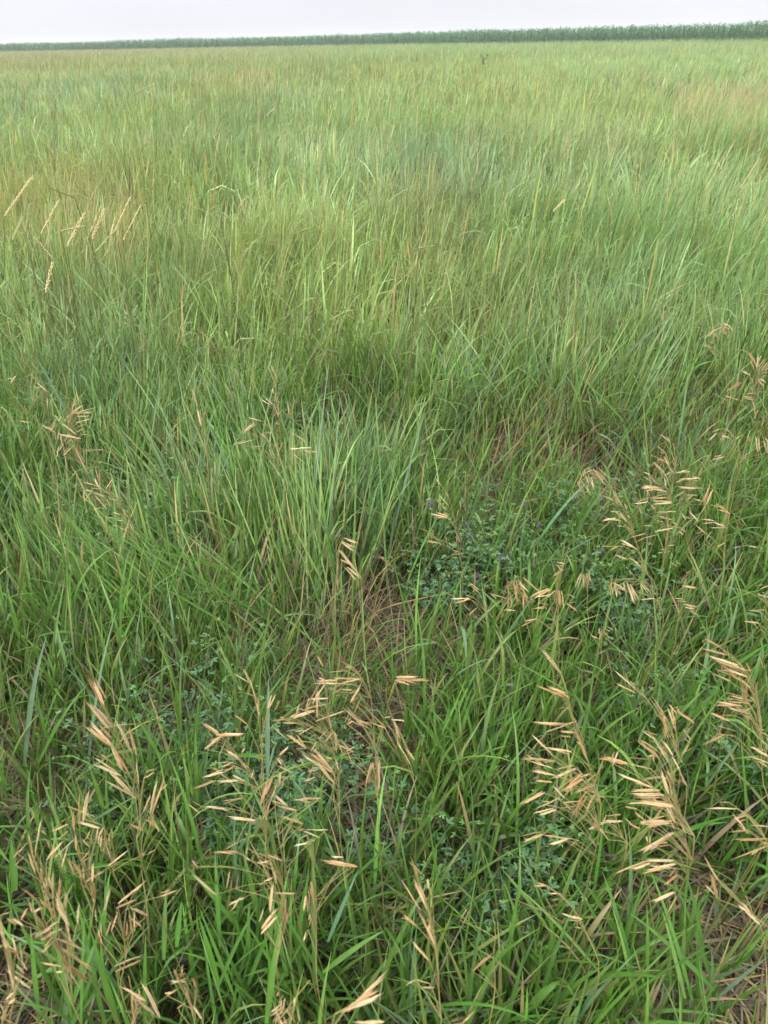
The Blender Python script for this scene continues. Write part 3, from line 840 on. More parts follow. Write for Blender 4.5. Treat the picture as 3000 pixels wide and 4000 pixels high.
 '1850 1300 1760 900 1659 700 1540 560 1420 470', '1410 465 1285 465;1400 465 1320 435;1530 535 1410 530;1659 750 1530 700;1680 770 1600 760;1690 790 1640 700'),
('F', .80, 'brome stalk at the bottom centre with loosely hanging husks left of a light green blade',
 '740 1300 770 900 790 560 760 380 700 240 560 180', '540 180 480 135;660 210 560 180;780 250 640 190;515 250 535 190;720 390 665 225;620 430 710 390;675 690 695 430;815 790 800 530;890 530 710 530;600 835 740 650;620 820 720 680;380 500 400 370;660 265 560 265;800 700 810 560'),
('F', .76, 'brome stalk at the bottom centre with a small hanging tassel and one thick level bundle',
 '1095 1400 1075 900 1070 500 1040 250 1030 60', '1430 300 1100 250;1300 270 1180 240;1400 290 1250 250;1350 280 1200 250;1000 95 870 120;1010 470 1060 620;1020 490 1075 610;990 550 960 690;985 560 1005 730;1030 740 1010 815;1000 840 980 900;1040 500 1050 620;1110 50 960 -10;1000 20 930 60'),
('F', .78, 'brome tuft cut by the bottom edge at the centre with yellow stem and drooping husks',
 '700 1900 800 1560 920 1400 1020 1280', '800 1500 670 1600;790 1540 800 1430;700 1640 800 1530;880 1500 890 1420;890 1640 835 1500;930 1640 905 1490;820 1659 790 1600;760 1450 790 1410;860 1600 820 1520'),
('I', .80, 'brome stalk at the middle left with sparse whitish husks up a pale leaning stem',
 '480 1000 430 700 415 420 380 270 310 130 270 30', '340 130 265 20;300 60 290 0;340 210 250 130;410 290 310 200;330 260 285 235;410 430 410 330;210 300 150 265;310 365 250 335;380 395 355 380;260 490 175 400;265 550 155 535;90 215 140 140;130 180 60 175'),
('I', .80, 'bushy tan brome head at the middle left bristling like a bottle brush',
 '860 1350 760 1000 690 860 630 700 595 520 655 300', '620 460 665 290;610 430 700 320;590 450 590 370;640 450 720 400;620 480 830 425;680 480 790 450;660 500 780 500;650 560 785 520;620 600 690 540;660 590 740 570;650 640 745 600;660 660 525 550;700 660 770 655;690 690 540 665;700 720 600 680;590 720 700 690;580 580 620 500;520 550 560 495;430 635 500 500;480 640 350 570;500 700 510 620;540 760 520 670;510 800 530 720;490 850 510 750;590 800 650 740;540 840 590 760;560 720 600 640;600 560 560 520;920 790 700 795;840 795 740 800;760 1000 640 760;730 900 650 760;630 420 680 340;600 520 680 440'),
('I', .74, 'orange brown brome head lying over dark clover at the middle left',
 '1250 1800 1170 1530 1100 1360 1010 1230 900 1140 800 1090', '830 1100 710 1065;860 1130 780 1120;850 1060 820 920;870 1140 810 1030;940 1140 980 1010;960 1150 890 1110;920 1190 800 1165;880 1260 820 1185;1000 1240 920 1200;1050 1280 970 1220;1110 1380 1030 1260;1100 1350 1060 1320;870 1290 795 1310;920 1300 870 1240;1040 1350 970 1325;990 1380 900 1370;1060 1400 1010 1400;1100 1480 1030 1470;1010 1450 970 1445;725 1240 780 1160;1160 1500 1110 1390;1000 1180 900 1150'),
('J', .80, 'narrow upright brown brome spike left of centre in the middle distance',
 '170 1250 140 950 120 740 85 560 40 400 5 240', '45 430 0 230;80 580 40 420;85 560 65 460;110 680 110 600;130 850 105 680;100 640 70 520'),
('J', .80, 'tall ragged brome stalk at the centre with straw husks and a bent brown side tassel',
 '700 1659 700 1300 720 1000 765 800 760 600 740 400 715 220 665 80', '715 210 655 65;730 280 715 190;705 290 690 260;725 370 720 290;670 400 590 350;660 360 615 320;745 520 745 360;740 500 770 450;840 490 825 370;640 590 625 535;610 545 480 510;440 650 560 560;450 630 550 545;360 750 545 700;390 740 500 715;650 700 580 640;640 680 600 650;690 640 600 650;690 770 620 660;755 565 735 550;740 830 790 715;860 660 880 630;980 720 880 650;1030 770 910 775;1075 805 970 800;930 780 840 785;1000 850 940 800;950 890 870 820;610 760 520 760;720 870 690 780'),
('J', .62, 'small cream brome head drooping right in front of tall blades at the centre',
 '1230 2300 1240 2000 1250 1750 1250 1560 1290 1520', '1310 1550 1440 1595;1290 1580 1420 1640;1300 1590 1390 1655;1290 1660 1480 1920;1300 1750 1390 1790;1340 1800 1470 1910;1270 1970 1275 1900;1270 1650 1330 1720;1280 1740 1340 1760'),
('K', .62, 'thin olive brome stalk with tiny faded husks right of centre in front of brown stems',
 '680 1150 650 900 620 700 600 560 530 380 450 265', '500 330 440 260;560 430 530 370;560 500 470 400;550 600 390 565;560 590 450 555;545 600 430 595;430 780 360 725;470 820 370 800;550 850 530 760;630 600 640 540;680 640 680 580;660 520 655 450;660 820 610 700;650 900 590 880'),
('K', .62, 'low brome stalk with a few level straw husks pointing left over purple flowered clover',
 '890 1659 885 1480 880 1300 870 1180 980 1085', '820 1250 740 1180;780 1295 700 1270;740 1300 570 1303;720 1295 590 1310;735 1445 805 1375;1070 1305 920 1260;970 1300 920 1260'),
('K', .64, 'brome head hanging like a tassel of straw husks right of the purple flowers',
 '1000 1900 1010 1600 1020 1350 1060 1180 1130 1135', '1120 1145 1150 1330;1140 1140 1170 1280;1160 1140 1200 1250;1175 1150 1240 1320;1190 1180 1260 1400;1205 1230 1250 1300;1140 1180 1145 1310;1170 1230 1215 1330;1075 1260 1070 1400;1090 1250 1105 1370;1065 1190 1080 1280;1130 1405 1035 1405;1300 1330 1255 1290;1110 1300 1100 1380'),
('K', .66, 'brome head with straw husks splayed in all directions on an orange stem right of centre',
 '1505 1900 1505 1600 1505 1380 1490 1200 1520 1010', '1540 1060 1480 1000;1550 1020 1490 1010;1460 1110 1540 1050;1500 1160 1480 1130;1440 1220 1290 1300;1450 1250 1330 1350;1430 1270 1300 1290;1480 1230 1400 1300;1500 1220 1490 1350;1510 1230 1520 1370;1530 1230 1550 1300;1540 1280 1555 1400;1510 1290 1530 1390;1410 1360 1285 1390;1400 1380 1310 1390;1420 1350 1330 1340;1590 1260 1659 1300;1570 1340 1659 1400;1610 1370 1680 1420;1320 1475 1210 1500;1300 1480 1175 1550'),
('L', .78, 'arching brome stalk right of centre with its straw husks hanging from the bent tip',
 '700 1320 600 1060 510 780 450 600 400 500 300 340 170 195 80 175', '80 180 60 250;110 190 60 240;100 220 160 370;130 250 155 350;30 280 85 430;10 290 60 400;0 370 20 440;90 320 110 400;150 180 240 290;160 200 220 280;180 230 250 320;270 320 320 370;320 380 400 500;260 420 330 455;440 540 420 490;380 550 295 550;440 640 370 550;430 610 390 580;345 605 215 630;390 630 250 605;420 680 350 670;480 710 420 665;600 740 470 775;700 750 560 785;420 850 210 850;330 850 230 850;520 870 380 820;570 950 540 890;440 960 330 920;600 1080 500 970;540 1000 450 940;60 200 20 330'),
('L', .80, 'large straw brome head at the right with rows of level husks on an orange stem',
 '700 1700 725 1300 765 900 795 600 825 400 810 200 770 30', '780 50 720 10;780 120 700 90;800 150 760 70;860 190 830 100;860 150 820 20;840 210 780 130;740 200 660 120;760 230 720 150;800 290 750 190;765 240 850 200;990 205 840 215;630 280 580 240;690 300 640 240;640 230 580 205;780 330 760 250;730 345 570 320;720 340 550 350;790 380 610 345;770 370 660 350;620 420 615 350;655 430 655 360;790 430 610 435;625 465 490 485;830 475 660 482;560 550 540 510;680 540 640 480;870 550 690 555;780 560 635 605;830 620 710 585;660 670 580 672;725 640 675 640;910 690 780 670;840 690 665 725;880 680 830 640;940 725 910 690;750 900 700 910;760 905 820 890;880 1025 805 980;850 840 790 845;700 80 640 60;800 -60 730 -120;770 40 700 -20'),
('L', .78, 'light brome head behind the large straw one with curved husks arching left',
 '1000 1200 960 800 900 560 900 420 980 330 1060 280', '1080 270 1000 245;1050 260 885 270;960 260 855 300;1040 335 880 360;1100 350 930 340;940 370 850 430;1050 410 930 405;1010 410 930 465;1070 450 1020 440;950 620 910 560;980 610 900 597;1060 635 970 545;1110 490 1170 265;1280 75 1170 105;990 150 1110 70;1150 60 1100 80;1100 470 1150 330'),
('L', .76, 'tall orange stemmed brome stalk at the right with small brown husks on its left side',
 '1230 1300 1280 850 1340 500 1390 260 1430 110 1400 10', '1290 520 1150 490;1280 510 1200 480;1320 560 1220 490;1330 575 1260 520;1200 640 1085 655;1300 690 1150 690;1280 680 1180 635;1100 720 1030 740;1120 740 1030 660;1250 415 1170 350;1120 800 1180 705;1110 830 1080 880;1290 820 1200 860'),
('L', .62, 'low brome head with straw husks hanging in a curtain over dark clover at the right',
 '740 1600 720 1350 650 1200 560 1140 450 1130 320 1140', '310 1160 295 1260;330 1170 350 1290;410 1160 430 1270;440 1160 500 1350;470 1190 525 1340;480 1200 490 1320;455 1250 380 1200;430 1230 330 1200;560 1170 630 1270;580 1190 635 1240;555 1180 580 1250;520 1240 620 1275;680 1300 550 1310;350 1230 355 1300'),
('L', .64, 'small bunch of straw husks hanging straight down beside wide blue green blades',
 '100 1600 95 1400 100 1200 85 1075', '50 1090 10 1230;60 1090 70 1220;90 1080 75 1200;110 1080 140 1180;70 1100 60 1210;100 1090 110 1200'),
('L', .62, 'single orange brome stem at the right with few pale husks low on its right side',
 '820 1800 870 1540 910 1340 935 1200 960 1080', '920 1195 1050 1215;950 1195 1040 1205;930 1350 1055 1375;960 1360 1020 1400;1000 1400 1050 1450;880 1320 960 1330;940 1110 1000 1070;930 1120 900 1170'),
('L', .52, 'tiny pale brome head between green blades below the hanging curtain of husks',
 '210 1900 215 1750 225 1620 260 1550', '270 1545 330 1575;240 1580 270 1640;130 1620 200 1650;220 1580 200 1660;250 1560 300 1590'),
('L', .66, 'brown flecked brome stalk cut by the right edge halfway down the picture',
 '1700 1900 1680 1500 1659 1250 1700 1050', '1659 1190 1590 1220;1620 1280 1560 1260;1640 1400 1510 1405;1600 1420 1490 1400;1580 1515 1440 1495;1570 1560 1510 1480;1210 1190 1130 1120;1680 1300 1600 1270'),
('M', .80, 'bushy orange tan brome head cut by the right edge in the middle distance',
 '1570 1300 1555 1000 1545 760 1570 590 1659 430', '1550 500 1480 380;1560 480 1610 410;1580 540 1659 430;1600 540 1659 470;1590 560 1659 500;1610 570 1659 560;1540 540 1500 440;1500 590 1435 530;1530 650 1490 570;1530 740 1510 670;1620 690 1570 610;1640 650 1590 610;1430 650 1310 730;1410 670 1350 710;1400 800 1270 760;1520 780 1440 770;1540 740 1470 750;1550 960 1540 850;1545 880 1530 810;1570 520 1640 440;1620 600 1670 590'),
('M', .82, 'small nodding grey straw brome head at the right in front of tall grass',
 '1290 700 1290 450 1300 260 1310 165 1220 180 1120 260', '1330 160 1240 150;1360 205 1310 150;1330 190 1280 170;1200 190 1110 270;1230 190 1150 230;1220 240 1150 220;1220 260 1240 320;1250 290 1200 240;1290 240 1250 190;1210 360 1130 320;1180 290 1130 300;1200 400 1180 360;1270 170 1190 200;1300 150 1270 200'),
('M', .78, 'open drooping brome head near the right edge with spread out whitish husks',
 '1375 1500 1380 1330 1380 1200 1370 1110 1260 1045', '1250 1050 1170 1080;1210 1090 1140 1165;1340 1090 1300 1050;1280 1110 1240 1150;1330 1130 1260 1100;1440 1100 1380 1140;1500 1170 1490 1100;1570 1250 1550 1100;1600 1060 1570 1080;1640 1190 1600 1090;1650 1260 1620 1150'),
]


def build_stalk(tile, z, label, path, segs):
    ox, oy = TILE[tile]
    f = [float(q) for q in path.split()]
    path = [(ox + f[i] * KZ, oy + f[i + 1] * KZ) for i in range(0, len(f), 2)]
    S_ = [[float(q) for q in s.split()] for s in segs.split(';')]
    S_ = [(ox + a * KZ, oy + b * KZ, ox + c * KZ, oy + d * KZ) for a, b, c, d in S_]
    if tile in 'IJ': z += .05
    mu = np.mean([[(a + c) / 2, (b + d) / 2] for a, b, c, d in S_], 0)
    o = on_z(mu[0], mu[1], z)
    d0 = ray(mu[0], mu[1])
    nh = np.array([d0[0], d0[1], 0]); nh /= np.linalg.norm(nh)
    nrm = nh * .62 + d0 * .38; nrm /= np.linalg.norm(nrm)

    def hit(u, v, off=0.0):
        d = ray(u, v)
        return CAM + d * (np.dot(o - CAM, nrm) / np.dot(d, nrm) + off)
    top = [hit(*q) for q in path]
    for q in top: q[2] = max(q[2], .06)
    # carry the stem on down to the soil
    b = top[0]
    dirn = top[0] - top[1]
    foot = np.array([b[0] + np.clip(dirn[0] * .5, -.08, .08), b[1] + .02 + random.uniform(-.02, .05), 0.0])
    mid = (b + foot) / 2 + np.array([random.uniform(-.01, .01), 0, 0])
    full = smooth_path([foot, mid] + top if b[2] > .12 else [foot] + top, 44)
    root = empty('brome_stalk', foot)
    tag(root, label, 'grass stalk', 'brome seed stalks')
    bm = Acc()
    rr = np.linspace(.0013, .0005, len(full))
    k = np.linspace(0, 1, len(full))[:, None]
    cst = np.array([.085, .130, .032]) * (1 - k) + np.array([.23, .19, .065]) * k
    tube(bm, full - foot, rr, cst, 6)
    rach = full[len(full) // 3:]
    spots = []
    for (a0, b0, a1, b1) in S_:
        off = random.gauss(0, .012)
        p = hit(a0, b0, off)
        q = hit(a1, b1, off + random.gauss(0, .006))
        if p[2] < .05 or q[2] < .03: continue
        spots.append((p, q))
        if random.random() < .62:                       # a second husk on the same twig
            o2 = np.array([random.gauss(0, .004), random.gauss(0, .004), random.gauss(0, .003)])
            e2 = (q - p) * random.uniform(.72, 1.0) + np.array([random.gauss(0, .18), random.gauss(0, .18), random.gauss(0, .16)]) * np.linalg.norm(q - p)
            spots.append((p + o2, p + o2 + e2))
        dd = np.linalg.norm(rach - p, axis=1) + np.clip(rach[:, 2] - p[2] - .02, 0, 1) * 1.5
        j = max(0, int(np.argmin(dd)) - 2)
        e_ = rach[j]
        dv = q - p
        m1 = e_ * .5 + p * .5 + np.array([0, 0, .10 * np.linalg.norm(p - e_)])
        br = smooth_path([e_, m1, p, p + dv * .08], 7) - foot
        tube(bm, br, np.linspace(.0005, .00034, 7), np.array([.24, .20, .08]), 4)
    V, Q, C = bm.get()
    mesh_obj('stem', V, Q, C, M_STEM, root)
    spots = spots[:98]
    for i, (p, q) in enumerate(spots):
        dv = Vector(q - p)
        L = dv.length
        s = bpy.data.objects.new('spikelet', random.choice(SPALE if random.random() < (.6 if tile in 'IJKLM' else .25) else SPK))
        col.objects.link(s)
        s.parent = root
        s.location = Vector(p - foot)
        s.rotation_mode = 'QUATERNION'
        s.rotation_quaternion = dv.to_track_quat('Z', 'Y') @ Quaternion((0, 0, 1), random.uniform(0, 6.28))
        wd = random.uniform(.85, 1.25) * min(max(L, .016), .036)
        s.scale = (wd * .69, wd * .69, L * 1.05)
    # one or two leaves on the stem
    for _ in range(2):
        lf = Acc()
        j = random.randrange(5, 16)
        P = (full[j] - foot)[None]
        cc = (LUSH * random.uniform(.9, 1.3))[None]
        ribbons(lf, P, np.array([random.uniform(0, 6.28)]), np.array([random.uniform(.3, .7)]), np.array([random.uniform(.3, .9)]),
                np.array([random.uniform(.10, .2)]), np.array([random.uniform(.005, .009)]), 8, cc, cc * 1.1, fold=.28)
        mesh_obj('leaf', *lf.get(), M_GRASS, root)
    return root


for st_ in STALKS:
    build_stalk(*st_)


# ------------------------------------------------------------------ wheatgrass ears in the middle distance
def ear_mesh(n, c):
    a = Acc()
    r = random.Random(n)
    for k in range(n):
        f = k / n
        sgn = 1 if k % 2 else -1
        base = np.array([sgn * .010, 0, f * .93])
        tilt = sgn * .26
        d = np.array([math.sin(tilt), r.uniform(-.12, .12), math.cos(tilt)]); d /= np.linalg.norm(d)
        lens(a, base, d, np.cross([0, 1, 0], d), 2.0 / n, .034, .024, c * r.uniform(.8, 1.0), c * r.uniform(.95, 1.2), 5, 5)
    tube(a, [[0, 0, 0], [0, 0, .5], [0, 0, 1]], .006, c * .8, 4)
    V, Q, C = a.get()
    return make_mesh('ear', V, Q, C, M_SEED)


EARS = {'pale': [ear_mesh(17, np.array([.58, .49, .24])), ear_mesh(21, np.array([.62, .52, .28]))],
        'green': [ear_mesh(19, np.array([.34, .36, .15])), ear_mesh(23, np.array([.38, .38, .17]))],
        'dark': [ear_mesh(15, np.array([.14, .15, .06]))]}


def ear(p0, p1, z, kind, label, group, wide=1.0):
    tip = on_z(p1[0], p1[1], z)
    d0 = ray(*p0)
    nh = np.array([d0[0], d0[1], 0.0]); nh /= np.linalg.norm(nh)
    b = CAM + d0 * (np.dot(tip - CAM, nh) / np.dot(d0, nh))
    L = np.linalg.norm(tip - b)
    foot = np.array([b[0] + (b[0] - tip[0]) * .9, b[1] + random.uniform(-.1, .1), 0.0])
    root = empty('wheatgrass_stalk', foot)
    tag(root, label, 'grass stalk', group)
    a = Acc()
    pts = smooth_path([foot, foot * .45 + b * .55 + np.array([(foot[0] - b[0]) * .12, 0, 0]), b], 14) - foot
    cs = np.array([.12, .15, .05]) if kind != 'dark' else np.array([.06, .07, .03])
    tube(a, pts, np.linspace(.0022, .0013, 14) * wide, cs, 5)
    V, Q, C = a.get()
    mesh_obj('stem', V, Q, C, M_STEM, root)
    s = bpy.data.objects.new('ear', random.choice(EARS[kind]))
    col.objects.link(s)
    s.parent = root
    dv = Vector(tip - b)
    s.location = Vector(b - foot)
    s.rotation_mode = 'QUATERNION'
    s.rotation_quaternion = dv.to_track_quat('Z', 'Y') @ Quaternion((0, 0, 1), random.uniform(-.5, .5))
    s.scale = (.19 * wide, .19 * wide, L)


def tl2(ox, oy, k, q): return (ox + q[0] * k, oy + q[1] * k)


NEAR_EARS = [
    ((200, 400), (295, 225), 'pale', 'pale wheatgrass ear leaning right, standing clear at the left between two shorter ears'),
    ((20, 310), (165, 105), 'pale', 'long reddish straw wheatgrass ear slanting right at the left edge'),
    ((95, 195), (108, 90), 'green', 'short upright green wheatgrass ear beside the slanting one at the left edge'),
    ((125, 390), (150, 240), 'green', 'upright pale green wheatgrass ear third from the left edge'),
    ((60, 430), (115, 310), 'green', 'green wheatgrass ear leaning right, low at the left edge'),
    ((135, 460), (150, 350), 'green', 'short green wheatgrass ear just below the upright third one'),
    ((330, 460), (425, 285), 'pale', 'cream wheatgrass ear in the middle of the left hand ear group'),
    ((265, 525), (170, 410), 'pale', 'cream wheatgrass ear bent over to the left'),
    ((225, 690), (265, 530), 'pale', 'drooping straw ear below the one bent over to the left'),
    ((430, 430), (505, 255), 'pale', 'straw wheatgrass ear doubled with a darker one close beside it'),
    ((455, 425), (522, 265), 'pale', 'reddish wheatgrass ear touching the straw one on its left'),
    ((470, 490), (580, 370), 'green', 'lower zigzag green ear leading up to the longest pale ear'),
    ((570, 380), (650, 205), 'pale', 'longest pale wheatgrass ear leaning right, second from the right of its group'),
    ((610, 430), (700, 250), 'pale', 'thick cream wheatgrass ear at the right end of the left hand ear group'),
    ((725, 240), (760, 160), 'green', 'small green ear right of and above the thick cream ear'),
    ((230, 450), (245, 385), 'green', 'very short green ear right of the ear bent over to the left'),
    ((300, 385), (420, 358), 'pale', 'brown wheatgrass ear lying almost level among the leaning ears'),
    ((640, 240), (645, 20), 'dark', 'thin dark upright ear behind the longest pale ear'),
    ((370, 220), (245, 170), 'dark', 'dark green ear bowed over to the left above the leaning ears'),
    ((585, 440), (597, 345), 'green', 'slim upright green ear between the two tallest cream ears'),
]
for (a_, b_, kd, lb) in NEAR_EARS:
    ear(tl2(0, 600, .788, a_), tl2(0, 600, .788, b_), .97, kd, lb, 'wheatgrass ears at the left', 1.2)
MID_EARS = [
    ((0, 600), (1000, 540), (970, 370), 'dark', 'thin dark upright stalk left of centre in the yellow green grass'),
    ((0, 600), (930, 460), (865, 360), 'green', 'thin green ear bent to the left near the dark upright stalk'),
    ((0, 600), (1270, 350), (1340, 322), 'green', 'fine light ear arching level to the right in the yellow green grass'),
    ((1500, 600), (1540, 150), (1625, 15), 'pale', 'cream ear slanting right near the right edge above lush grass'),
    ((1500, 600), (1380, 120), (1415, 10), 'green', 'beaded green ear just left of the cream slanting ear near the right edge'),
    ((1500, 600), (910, 190), (970, 108), 'green', 'green ear slanting right above the blue green grass right of centre'),
    ((1500, 600), (730, 250), (785, 195), 'pale', 'short whitish ear bent to the right over a blue green blade'),
    ((1500, 600), (375, 165), (385, 100), 'green', 'tiny upright ear over the grey green grass just right of centre'),
    ((1500, 600), (500, 310), (512, 255), 'green', 'tiny yellow ear in the centre right of the fine yellow grass'),
    ((1500, 600), (1075, 320), (1085, 240), 'green', 'thin upright ear among wide blue green blades right of centre'),
    ((1500, 600), (150, 410), (220, 397), 'green', 'fine ear lying level just right of centre in the fine grass'),
    ((1500, 0), (1250, 480), (1340, 405), 'pale', 'whitish ear leaning far right across an upright one, far off at the right'),
    ((1500, 0), (1280, 500), (1283, 400), 'pale', 'upright whitish ear crossed by a leaning one, far off at the right'),
    ((0, 0), (885, 440), (855, 310), 'pale', 'tall whitish ear nodding left, far off left of centre'),
    ((0, 0), (740, 650), (722, 560), 'pale', 'upright whitish ear over plain green grass left of centre'),
]
for (o_, a_, b_, kd, lb) in MID_EARS:
    ear(tl2(o_[0], o_[1], .904, a_), tl2(o_[0], o_[1], .904, b_), .99, kd, lb, 'scattered single ears above the grass', .95)
FAR = [((0, 0), (360, 520), (350, 430)), ((0, 0), (370, 490), (402, 330)), ((0, 0), (450, 400), (490, 320)), ((0, 0), (600, 390), (670, 360)), ((0, 0), (230, 430), (265, 390)),
       ((0, 0), (40, 540), (60, 500)), ((0, 0), (560, 730), (556, 670)), ((0, 0), (930, 590), (958, 535)), ((0, 0), (1310, 540), (1308, 475)), ((0, 0), (1530, 500), (1533, 450)),
       ((0, 0), (1620, 670), (1602, 600)), ((0, 0), (1150, 500), (1187, 465)), ((0, 0), (840, 390), (835, 350)), ((0, 0), (1460, 560), (1452, 500)),
       ((1500, 0), (740, 540), (725, 460)), ((1500, 0), (700, 500), (705, 430)), ((1500, 0), (850, 570), (851, 460)), ((1500, 0), (868, 610), (878, 550)), ((1500, 0), (430, 480), (442, 430)),
       ((1500, 0), (908, 330), (915, 280)), ((1500, 0), (1160, 490), (1167, 440)), ((1500, 0), (1125, 470), (1165, 395)), ((1500, 0), (1468, 420), (1481, 370)), ((1500, 0), (1408, 395), (1420, 355)),
       ((1500, 0), (1600, 470), (1595, 410)), ((1500, 0), (320, 390), (341, 345)), ((1500, 0), (1440, 530), (1450, 460)), ((1500, 0), (230, 640), (238, 575)), ((1500, 0), (163, 640), (182, 570)),
       ((1500, 0), (70, 360), (88, 320)), ((1500, 0), (570, 500), (620, 530)), ((1500, 0), (770, 520), (766, 465)), ((1500, 0), (950, 500), (920, 505)), ((1500, 0), (1320, 250), (1333, 215)), ((1500, 0), (1000, 310), (1016, 280))]
for (o_, a_, b_) in FAR:
    ear(tl2(o_[0], o_[1], .904, a_), tl2(o_[0], o_[1], .904, b_), 1.02, random.choice(('green', 'green', 'pale')), 'thin pale grass ear rising over the far part of the meadow', 'thin ears in the far meadow', 1.1)


# ------------------------------------------------------------------ alfalfa plants
def alfalfa_parts(seed, nst=22, hgt=.25):
    r = random.Random(seed)
    st, fo, fls = Acc(), Acc(), []
    for _ in range(nst):
        az = r.uniform(0, 6.28); lean = r.uniform(.2, .8)
        L = hgt * r.uniform(.7, 1.2)
        s = np.linspace(0, 1, 8)
        pts = np.stack([np.cos(az) * np.sin(lean) * L * s ** 1.3, np.sin(az) * np.sin(lean) * L * s ** 1.3, np.cos(lean * .8) * L * s], 1)
        tube(st, pts, np.linspace(.0015, .0008, 8), np.array([.09, .13, .05]), 4)
        nn = r.randint(10, 14)
        for k in range(nn):
            f = .25 + .75 * k / (nn - 1)
            i = f * 7; i0 = min(int(i), 6)
            p = pts[i0] + (pts[i0 + 1] - pts[i0]) * (i - i0)
            pa = k * 2.4 + r.uniform(-.4, .4)
            pd = np.array([math.cos(pa), math.sin(pa), r.uniform(.2, .7)]); pd /= np.linalg.norm(pd)
            e_ = p + pd * r.uniform(.012, .026) * (1.1 - .4 * f)
            tube(st, [p, (p + e_) / 2, e_], .0005, np.array([.10, .15, .06]), 3)
            young = f > .9
            c = np.array([.080, .170, .078]) * r.uniform(.8, 1.2) if not young else np.array([.12, .23, .07])
            for da in (-1.0, 0, 1.0):
                la = pa + da + r.uniform(-.2, .2)
                ld = np.array([math.cos(la), math.sin(la), r.uniform(-.25, .35)]); ld /= np.linalg.norm(ld)
                ll = r.uniform(.009, .0145) * (1.0 if not young else .65)
                sd_ = np.cross(ld, [0, 0, 1.0]); sd_ /= np.linalg.norm(sd_)
                up = np.cross(sd_, ld)
                t_ = np.linspace(0, 1, 6)
                wdt = ll * .37 * np.array([.12, .55, .88, 1.0, .78, .12]) / 2
                cur = e_[None] + ld[None] * (t_ * ll)[:, None] + up[None] * (np.sin(t_ * 3.1) * ll * .10)[:, None]
                V = np.stack([cur - sd_ * wdt[:, None] + up * wdt[:, None] * .35, cur, cur + sd_ * wdt[:, None] + up * wdt[:, None] * .35], 1).reshape(-1, 3)
                rr = np.arange(5)[:, None] * 3 + np.arange(2)[None]
                Q = np.stack([rr, rr + 1, rr + 4, rr + 3], -1).reshape(-1, 4)
                fo.add(V, Q, np.repeat(c[None], len(V), 0) * rng.uniform(.93, 1.07, (len(V), 1)))
        if r.random() < .12:
            tp = pts[-1]
            fl = Acc(); fls.append(fl)
            for k in range(16):
                a = r.uniform(0, 6.28); z_ = r.uniform(-.01, .014)
                d = np.array([math.cos(a), math.sin(a), r.uniform(.1, .9)]); d /= np.linalg.norm(d)
                lens(fl, tp + np.array([0, 0, z_ * .8]), d, np.cross(d, [0, 0, 1.]) / max(1e-6, np.linalg.norm(np.cross(d, [0, 0, 1.]))), .007, .0035, .0025,
                     np.array([.08, .07, .10]), np.array([.20, .15, .29]) * r.uniform(.6, 1.2), 4, 5)
    mk = lambda nm, a, m: make_mesh(nm, *a.get(), m)
    return mk('stem', st, M_STEM), mk('foliage', fo, M_CLOVER), [mk('flower', q, M_CLOVER) for q in fls]


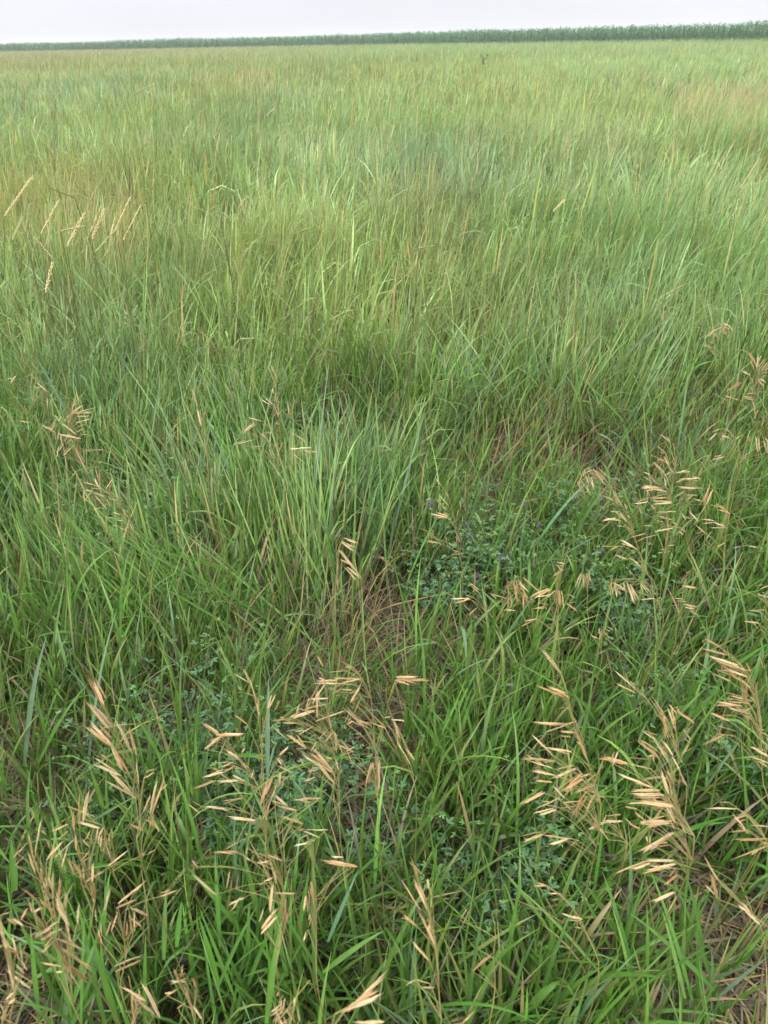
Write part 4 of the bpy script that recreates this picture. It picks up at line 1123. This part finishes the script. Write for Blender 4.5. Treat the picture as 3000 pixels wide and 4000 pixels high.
ALF = [alfalfa_parts(s) for s in (1, 2, 3, 4)]
ALFS = [
    (1850, 3480, 1.0, 0, 'dark green alfalfa plant with clear three part leaves low at the bottom right of centre'),
    (1130, 3120, 1.1, 0, 'alfalfa plant with dense small leaves right below the rust brown stalks'),
    (950, 3180, 1.0, 0, 'alfalfa plant under the level tan husks left of centre'),
    (1250, 3010, .9, 0, 'alfalfa plant half hidden by crossing tan husks near the centre'),
    (720, 2860, 1.1, 0, 'bright alfalfa plant right of the tallest upright brome stalk'),
    (640, 3080, .8, 0, 'alfalfa plant behind the tallest upright brome stalk near its foot'),
    (420, 3180, .8, 0, 'small alfalfa plant above the pair of crossed husks at the left'),
    (290, 3360, .8, 1, 'alfalfa plant with one lilac flower among tan husks at the left'),
    (600, 2000, 1.35, 0, 'large grey green alfalfa plant right of the orange brown head at the middle left'),
    (440, 2060, 1.2, 0, 'alfalfa plant behind the orange brown head at the middle left'),
    (330, 1950, 1.1, 0, 'alfalfa plant left of the orange brown head at the middle left'),
    (740, 1880, 1.0, 0, 'pale alfalfa shoot standing alone among long blades left of centre'),
    (130, 1760, 1.0, 1, 'alfalfa plant with a lilac flower at the left edge'),
    (1850, 2180, 1.2, 1, 'alfalfa plant with dark purple flowers in the hollow right of centre'),
    (1980, 2230, 1.2, 1, 'purple flowered alfalfa plant beside wide blue green blades'),
    (1720, 2300, 1.1, 1, 'purple flowered alfalfa plant at the left end of the hollow'),
    (2030, 2060, .9, 1, 'alfalfa plant with one violet flower in front of the dead brown stems'),
    (2120, 2200, 1.1, 0, 'plain green alfalfa plant at the right end of the hollow'),
    (2280, 2060, 1.2, 0, 'bright alfalfa plant left of the large straw coloured head'),
    (2430, 2400, 1.2, 1, 'dark alfalfa plant below the hanging curtain of husks at the right'),
    (2740, 2020, .9, 1, 'alfalfa plant with small violet flowers beside the tall orange stem at the right'),
    (2520, 2780, 1.0, 0, 'alfalfa plant under the small fan of pale husks at the right'),
    (2900, 2800, 1.1, 0, 'alfalfa plant behind the dense comb at the right edge'),
    (2930, 3050, 1.1, 0, 'alfalfa plant low at the right edge below the dense comb'),
    (1480, 3300, .9, 0, 'shaded alfalfa plant below the thick level bundle at the bottom centre'),
    (2200, 3260, .9, 0, 'alfalfa plant under the combs of husks at the lower right'),
    (830, 3060, 1.0, 0, 'alfalfa plant left of the dark reddish brown head'),
    (1000, 2960, .9, 0, 'alfalfa plant behind the dark reddish brown head'),
    (700, 2100, 1.2, 0, 'alfalfa plant in front of the large grey green one at the middle left'),
    (560, 2140, 1.0, 0, 'lowest alfalfa plant under the orange brown head at the middle left'),
    (1960, 3420, .9, 0, 'alfalfa plant right of the dark one low at the bottom right of centre'),
    (1190, 1680, 1.2, 0, 'dull alfalfa plant behind the tall ragged stalk at the centre'),
]
for i, (u, v, s, flw, lb) in enumerate(ALFS):
    p_ = on_z(u, v, .14 * s)
    root = empty('alfalfa_plant', (p_[0], p_[1], 0))
    root.rotation_euler = (0, 0, random.uniform(0, 6.28))
    root.scale = (s * 1.2, s * 1.2, s * random.uniform(.95, 1.2))
    tag(root, lb, 'alfalfa', 'alfalfa plants in the grass')
    ms = ALF[i % 4]
    for nm, me in [('stem', ms[0]), ('foliage', ms[1])] + [('flower', q) for q in (ms[2] if flw else [])]:
        o = bpy.data.objects.new(nm, me)
        col.objects.link(o)
        o.parent = root

# ------------------------------------------------------------------ a dark weed far off in the meadow
wp = on_z(1893, 222, .75)
root = empty('tall_weed', (wp[0], wp[1], 0))
tag(root, 'dark branching weed standing above the far grass below the corn', 'weed')
a = Acc(); b = Acc()
for k in range(5):
    az = k * 1.3 + .4
    L = random.uniform(.80, 1.02)
    s = np.linspace(0, 1, 7)
    pts = np.stack([np.cos(az) * .18 * s ** 1.4, np.sin(az) * .18 * s ** 1.4, L * s], 1)
    tube(a, pts, np.linspace(.012, .006, 7), np.array([.13, .17, .08]), 5)
    for j in range(9):
        f = .35 + .07 * j
        q = pts[int(f * 6)]
        cc = np.array([[.13, .175, .09]])
        ribbons(b, q[None], np.array([random.uniform(0, 6.28)]), np.array([random.uniform(.3, .9)]), np.array([.6]), np.array([random.uniform(.12, .22)]),
                np.array([.05]), 4, cc, cc * 1.2)
mesh_obj('stem', *a.get(), M_STEM, root)
mesh_obj('foliage', *b.get(), M_CLOVER, root)
# ------------------------------------------------------------------ humid summer air
hz = bpy.data.materials.new('haze')
hz.use_nodes = True
hn = hz.node_tree
hn.nodes.clear()
ho = hn.nodes.new('ShaderNodeOutputMaterial')
pv = hn.nodes.new('ShaderNodeVolumePrincipled')
pv.inputs['Color'].default_value = (.90, .94, .97, 1)
pv.inputs['Density'].default_value = 0.0008
hn.links.new(pv.outputs[0], ho.inputs['Volume'])
B, z0, z1 = S + 40, -1.1, 3.2
HV = np.array([(-B, -480, z0), (B, -480, z0), (B, B, z0), (-B, B, z0), (-B, -480, z1), (B, -480, z1), (B, B, z1), (-B, B, z1)], float)
HQ = np.array([(0, 3, 2, 1), (4, 5, 6, 7), (0, 1, 5, 4), (1, 2, 6, 5), (2, 3, 7, 6), (3, 0, 4, 7)])
tag(mesh_obj('haze', HV, HQ, None, hz, smooth=False), kind='stuff')
print('grass verts', len(grass.data.vertices), 'dead', len(dead.data.vertices), 'corn', len(corn.data.vertices))
